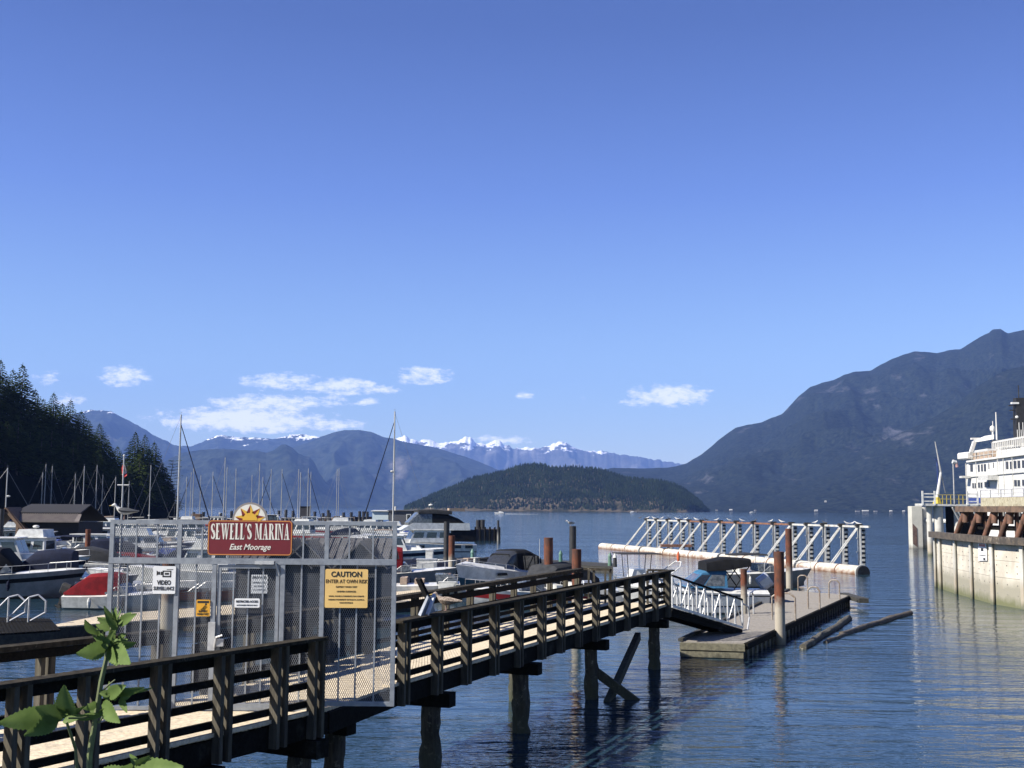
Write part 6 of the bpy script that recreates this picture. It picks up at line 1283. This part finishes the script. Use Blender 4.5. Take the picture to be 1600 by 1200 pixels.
# upper works
b = MB(); zr0 = z_u1+.22
for k in range(28):
    p_ = fy(1517,0).lerp(FE, k/27); b.bar(flat(p_,zr0), flat(p_,zr0+1.0), .06, .06)
b.bar(flat(fy(1517,0),zr0+1.0), flat(FE,zr0+1.0), .08, .08); b.bar(flat(fy(1517,0),zr0+.5), flat(FE,zr0+.5), .06, .06); b.build('deck_railing', m_offw, ferry)
block(1519, .5, zr0, zr0+1.0, m_tan, 'bulwark_screen', chamf=.3, end=1553, width=4)
a = gy(1504,718,163); c = gy(1515,707,163); MB().bx(a.x,c.x,161.5,165,a.z,c.z).build('bridge_wing_box', m_fw, ferry, bevel=.15)
z1_ = fz(1560,709); block(1549, 1.2, z_u1, z1_+.6, m_fw, 'boat_deck', chamf=.6); block(1524, 3.0, zr0, fz(1530,697), m_fw, 'wheelhouse_base', chamf=1, end=1548, width=12)
block(1551, 2.2, z1_+.6, fz(1560,687), m_fw, 'wheelhouse', chamf=1.2, width=16); 
for a in ((1554,688.5,1558.5,696),(1560.5,688,1566,695.5),(1569,688,1573,695),(1576,687.5,1580,694.5)): fwin(*a, off=2.2, pr=.05)
block(1549, 1.6, fz(1560,687), fz(1560,684.5), m_offw, 'wheelhouse_roof', chamf=1.2, width=16); block(1574, 3, fz(1560,684.5), fz(1590,677), m_fw, 'top_house', chamf=.5, width=12)
A_ = gy(1530,689,158); b = MB(); p0, p1, p2 = gy(1532,688,158), gy(1553,679,156), gy(1553,686,156); b.hexa([p0+Vector((0,0,-.15)),p2,p2+Vector((0,3,0)),p0+Vector((0,3,-.15)),p0,p1,p1+Vector((0,3,0)),p0+Vector((0,3,0))]); b.build('roof_overhang', m_fw, ferry)
b = MB(); q0, q1 = gy(1517,707,160), gy(1524,686,160); b.bar(q0,q1,.5,.4); b.bar(gy(1517,685.5,160), gy(1532,685.5,160), .4,.25); b.build('davit', m_fw, ferry)
b = MB(); v = gy(1551,682,158); b.tube((v.x,158,fz(1560,687)),(v.x,158,v.z+1.2),.1,n=8); b.ball((v.x,158,gy(1551,670,158).z),.35,.35,.45); b.build('radome', m_fw, ferry)
v = gy(1556,644,157); MB().tube((v.x,157,fz(1560,687)),(v.x,157,v.z),.13,.06,n=8).build('mast', m_fw, ferry); v = gy(1551,658,157); MB().tube((v.x,157,fz(1560,687)+1),(v.x,157,v.z),.05,n=6).build('antenna', m_fw, ferry)
Ym = 148.; b = MB(); x = Xat(1597,Ym); zb_, zt_ = gy(1597,682,Ym).z, gy(1597,622,Ym).z; b.loft([[(x-.55*s,Ym-.4,z),(x+.9*s,Ym-.4,z),(x+.9*s,Ym+.6,z),(x-.55*s,Ym+.6,z)] for z, s in ((zb_-2,1.),(zt_,.7))]); b.tube((x+.1,Ym,zt_),(x+.1,Ym,gy(1597,602,Ym).z),.07,n=6)
for z, l in ((.80,1.2),(.68,1.0),(.45,.9)): b.box(x-.4,Ym,zb_+(zt_-zb_)*z,l*1.4,.2,.12)
b.build('black_mast', m_blackpile, ferry); b = MB(); b.box(x-.55,Ym-.3,zb_+(zt_-zb_)*.86,.9,.4,.22); b.ball((x-.35,Ym-.3,zb_+(zt_-zb_)*.5),.2,.2,.2); b.build('radar', m_fw, ferry)
# ================================================================== FLOATING LOGS
m_log = M('driftwood_log', (.12,.10,.075), .9, c2=(.06,.05,.04), scale=4, bump=.6, bscale=14)
m_logb = stain(M('barnacled_log', (.10,.09,.065), .95, c2=(.05,.045,.035), scale=7, bump=.9, bscale=18), (.30,.28,.22), 9, .56, .66)
for (x0,y0,x1,y1,r0,r1,mt,lb,zz) in ((1255,1012,1327,966,.13,.15,m_logb,'barnacle-crusted log floating close to the dock end',.06),(1316,991,1421,958,.11,.13,m_log,'long dark log floating furthest right of the dock',.05),(1288,1004,1394,964,.08,.10,m_log,'grey driftwood log floating between the other two logs',.02)):
    A, B = g(x0,y0,zz), g(x1,y1,zz); rd = random.Random(int(x0)); secs = []; d, o = dirn(A, B)
    for k in range(15):
        c = A.lerp(B,k/14); r = r0+(r1-r0)*k/14; c = c+o*rd.uniform(-.05,.05); secs.append([c+o*(r*math.cos(a)*rd.uniform(.88,1.1))+Vector((0,0,r*math.sin(a)*rd.uniform(.88,1.1))) for a in [j*math.pi/5 for j in range(10)]])
    tag(MB().loft(secs).build('floating_log', mt, origin=tuple(A), smooth=True), lb, 'log', 'logs floating beside the dock')
# ================================================================== FLAG
Yf = 47.5; T = gy(194,712,Yf); fl = thing('flagpole', 'white flagpole with a drooping red and white flag left of the fence', 'flagpole', (T.x,Yf,.45)); MB().tube((T.x,Yf,.45),(T.x,Yf,T.z),.045,.03,n=8).build('pole', m_mast, fl)
v = gy(192,758,Yf); MB().tube((v.x-.22,Yf,v.z),(v.x+.25,Yf,v.z),.03,n=6).build('crossbar', m_mast, fl); MB().ball((T.x,Yf,T.z),.05).build('finial', m_white, fl)
def cloth(px_poly, Y, mat, name, parent, th=.02):
    b = MB(); P = [gy(a,c,Y) for a, c in px_poly]; b.loft([[Vector((p.x,p.y+.05*math.sin(i*1.9),p.z)) for i, p in enumerate(P)],[Vector((p.x,p.y+.05*math.sin(i*1.9)+th,p.z)) for i, p in enumerate(P)]]); return b.build(name, mat, parent)
m_fr, m_fwh = M('flag_red',(.55,.03,.03),.8), M('flag_white',(.72,.70,.70),.8)
fg_ = cloth([(190,731),(193.5,721),(194.5,729),(193,739),(190.5,741)],Yf,m_fr,'flag',fl); cloth([(190.6,741),(193.2,739),(195,726),(197,733),(197.5,739),(191,742.5)],Yf+.001,m_fwh,'flag_field',fg_); cloth([(190.8,742.5),(197.6,739),(198.5,743),(194.5,745.5),(191.5,748)],Yf+.002,m_fr,'flag_field',fg_)
# ================================================================== BRAMBLE PLANT
ml = bpy.data.materials.new('bramble_leaf'); ml.use_nodes = True; t = ml.node_tree; p = t.nodes['Principled BSDF']; K = t.links.new
tcn = t.nodes.new('ShaderNodeTexCoord'); nz = t.nodes.new('ShaderNodeTexNoise'); nz.inputs['Scale'].default_value = 35; K(tcn.outputs['Object'], nz.inputs['Vector']); mx = t.nodes.new('ShaderNodeMix'); mx.data_type = 'RGBA'; K(nz.outputs[0], mx.inputs[0])
mx.inputs[6].default_value = (.055,.10,.022,1); mx.inputs[7].default_value = (.18,.25,.075,1); K(mx.outputs[2], p.inputs['Base Color']); p.inputs['Roughness'].default_value = .65; p.inputs['Specular IOR Level'].default_value = .15
tl = t.nodes.new('ShaderNodeBsdfTranslucent'); K(mx.outputs[2], tl.inputs[0]); ms = t.nodes.new('ShaderNodeMixShader'); ms.inputs[0].default_value = .35; K(p.outputs[0], ms.inputs[1]); K(tl.outputs[0], ms.inputs[2]); K(ms.outputs[0], t.nodes['Material Output'].inputs[0])
m_stem = M('bramble_stem', (.16,.20,.07), .6, c2=(.11,.13,.05), scale=40); YB = 1.9
base = gy(150,1290,YB); br = thing('bramble_plant', 'leafy green bramble shoot growing up in front of the near railing', 'plant', tuple(base))
def leaf(bx_, by_, tx, ty, wpx, dyt=.0, roll=.3, dY=.0, fold=.25):
    A, B = gy(bx_,by_,YB+dY), gy(tx,ty,YB+dY+dyt); wpx = wpx*.85; ax = B-A; Ln = ax.length; u = ax.normalized(); vw = Vector((0,-1,0)); w_ = u.cross(vw).normalized(); nrm = w_.cross(u).normalized()
    w_, nrm = w_*math.cos(roll)+nrm*math.sin(roll), nrm*math.cos(roll)-w_*math.sin(roll); hw = wpx/2*YB/F_PX; b = MB(); n = 22; mid, L1, R1, L2, R2 = [], [], [], [], []
    for i in range(n+1):
        s = i/n; prof = (math.sin(math.pi*min(1,s*.98)**.72))**.85*(1-.18*s); tooth = 1+(.10 if i % 2 else -.06); c = A+u*Ln*s+nrm*(-.10*Ln*s*s)+vw*0; vein = .10*hw*(1 if i%2 else -1)
        mid.append(c-nrm*.0); L1.append(c+w_*hw*prof*.5+nrm*(hw*prof*fold*.5+vein*.5)); R1.append(c-w_*hw*prof*.5+nrm*(hw*prof*fold*.5+vein*.5)); L2.append(c+w_*hw*prof*tooth+nrm*hw*prof*fold*.8+u*hw*.12); R2.append(c-w_*hw*prof*tooth+nrm*hw*prof*fold*.8+u*hw*.12)
    b.loft([L2,L1,mid,R1,R2], caps=False, close=False); b.build('leaf', ml, br, smooth=True)
def stem(pts, r0, r1):
    P = [gy(x,y,YB+d) for x,y,d in pts]; b = MB(); n = len(P)
    for i in range(n-1): b.tube(P[i],P[i+1],r0+(r1-r0)*i/(n-1),r0+(r1-r0)*(i+1)/(n-1),n=8)
    b.build('stem', m_stem, br, smooth=True)
stem([(136,1290,0),(140,1180,0),(150,1118,0),(158,1065,0),(166,1030,0),(170,1000,0),(176,975,0)], .0052, .0028)
stem([(150,1118,0),(128,1122,-.02),(106,1122,-.04)], .002, .0015); stem([(128,1290,.02),(118,1170,0),(104,1128,-.03)], .003, .002)
for sp in ([(168,1010,0),(160,985,-.01),(150,985,-.02)],[(172,1000,0),(186,978,.0),(190,960,0)],[(155,1085,0),(170,1070,0),(180,1062,0)],[(154,1130,0),(166,1112,0),(176,1100,0)],[(165,1018,0),(150,1014,-.01),(168,1012,0)],[(177,978,0),(172,962,0),(168,954,0)]): stem(sp, .0018, .001)
for a in ((181,975,179,949,14,0,.5),(178,978,163,948,13,-.02,-.4),(182,977,187,952,12,.01,.8),(184,975,209,960,20,-.03,.2),(180,974,172,952,10,0,1.0),(176,983,178,1002,10,-.02,.9),(186,970,204,956,12,.0,.7),
          (152,992,132,973,24,-.04,.3),(158,998,150,982,16,.0,.7),(172,985,150,975,16,0,-.6),(168,1012,124,1022,36,-.05,.25),(152,1004,142,1028,18,-.03,.6),(178,1008,210,1007,22,-.02,-.6),(172,1012,198,1034,40,-.05,.3),(170,1010,178,1038,24,-.04,-.3),(184,1000,196,990,16,0,.5),
          (168,1088,192,1072,26,-.03,.3),(178,1084,222,1078,20,-.03,-.5),(190,1082,238,1079,12,-.02,-.8),(170,1092,158,1078,14,0,.3),(160,1098,182,1128,34,-.04,-.2),(188,1090,197,1112,14,-.02,.2),(152,1100,132,1108,16,-.03,.3),
          (108,1118,98,1076,40,-.04,.15),(100,1122,58,1106,34,-.03,-.4),(74,1114,2,1132,44,-.06,.35),(92,1122,42,1148,34,-.05,.2),(112,1120,158,1122,18,-.02,-.7),(104,1120,84,1108,22,-.01,.5),
          (205,1205,278,1196,40,-.05,.5),(215,1200,232,1184,26,-.02,-.3),(150,1215,206,1204,34,-.03,.4),(196,1215,204,1193,20,.0,.2)):
    leaf(*a[:6], roll=a[6])
rl = random.Random(6)
for bx_, by_, n_ in ((178,978,7),(168,1010,9),(180,1088,8),(104,1120,8),(212,1204,6),(150,1120,4)):
    for k_ in range(n_):
        a_ = rl.uniform(.2,2.94); l_ = rl.uniform(18,34); leaf(bx_+rl.uniform(-8,8), by_+rl.uniform(-8,8), bx_+l_*math.cos(a_)+rl.uniform(-5,5), by_-abs(l_*math.sin(a_))*.8+rl.uniform(-4,8), rl.uniform(10,16), rl.uniform(-.03,.02), rl.uniform(-.8,.9), rl.uniform(-.02,.03))
# ================================================================== HOUSES ALONG THE FAR SHORE, SMALL THINGS
m_fh = M('far_house_wall',(.30,.29,.27),.8)
for i, (px, py, w_, Y) in enumerate(((1120,797,10,2440),(1142,798,14,2440),(1180,798,10,2440),(1275,798,16,2440),(1340,798.5,22,2440),(1352,799,30,2440),(1368,799,16,2440),(1392,799.5,12,2440),(1376,763,12,2700),(1412,798,10,2440),(1415,783,8,2560),(1290,783,9,2560))):
    v = gy(px,py,Y); z0 = max(1.5, v.z-3) if py < 795 else 1.5; t_ = thing('shore_house', 'tiny pale house at the foot of the right mountain across the water', 'house', (v.x,Y,z0), 0, 'houses along the far right shore')
    MB().box(0,0,1.3,w_*.4,5,2.6).build('wall', m_fh, t_, local=True); MB().loft([[(-w_*.22,-3,2.6),(-w_*.22,3,2.6),(-w_*.22,0,4.0)],[(w_*.22,-3,2.6),(w_*.22,3,2.6),(w_*.22,0,4.0)]]).build('roof', m_offw if i%2 else m_droof, t_, local=True)
b = MB(); P = at_px(F0, F1, 663); d_ = fdir
cl_ = thing('draped_cloth', 'crumpled grey and white cloth tied over the pier railing beside the speckled gull', 'cloth', (P.x,P.y,ZR)); A_, B_, C_, D_ = P-d_*.25, P+d_*.10, P+d_*.42, P+d_*.15
MB().loft([[A_+Vector((0,0,.02)),B_+Vector((0,0,.33)),B_+Vector((.03,-.05,.30)),A_+Vector((.05,-.06,.0))],[B_+Vector((0,.1,.02)),B_+Vector((.02,.08,.36)),C_+Vector((.02,0,.02)),B_+Vector((.03,.02,.0))]]).build('grey_fold', m_galv, cl_)
MB().bar(P-d_*.1+fout*.1+Vector((0,0,.0)), P+d_*.30+fout*.05+Vector((0,0,.33)), .05,.06).build('white_fold', m_fwh, cl_); MB().bar(P+d_*.12+Vector((-.02,.1,.30)), P-d_*.0+Vector((-.12,.1,.62)), .14,.05).build('dark_flap', m_black, cl_)

# ferry: finer superstructure detail
b = MB(); a_, zz = fy(1556, 1.15), z1_+.6
for k in range(60):
    p_ = a_.lerp(FE-fo*1.15, k/59); b.box(p_.x, p_.y, zz+.55, .10, .16, 1.0, math.atan2(fd.y, fd.x)-math.pi/2)
b.bar(flat(a_,zz+1.1), flat(FE-fo*1.15,zz+1.1), .1, .1); b.build('slatted_railing', m_fw, ferry)
for k in range(7): x_ = 1566+k*4.2; fwin(x_, 698.5-k*.35, x_+2.6, 701.5-k*.35, name='vent', off=1.2, pr=.05)
for px0, px1, y0_, y1_ in ((1543,1559,744,750),(1513,1518,744,747)): 
    A_, B_ = gv(px0,y1_,FA,FB), gv(px1,y1_,FA,FB); MB().hexa([A_,B_,B_+fo*1.2,A_+fo*1.2]+[Vector((p.x,p.y,gv(px0,y0_,FA,FB).z)) for p in (A_,B_,B_+fo*1.2,A_+fo*1.2)]).build('side_platform', m_offw, ferry)
b = MB()
for px in (1510,1526,1560,1569,1583): A_ = gv(px,741,FA,FB); b.bar(flat(A_+fo*.06, z_l0), flat(A_+fo*.06, z_u1-.1), .09, .09)
b.build('drain_pipe', m_offw, ferry)
b = MB(); p_ = fy(1505, 0); b.bar(flat(fy(1507,-.1), z_l1+.02), flat(FE+fo*.1, z_l1+.02), .16, .12); b.build('rubbing_strake', m_offw, ferry)
for k in range(4): v = gy(1590+k*3, 684, 146); MB().tube((v.x,146,v.z-1),(v.x,146,v.z+1.0+.9*(k%2)),.04,n=5).build('whip_antenna', m_fw, ferry)
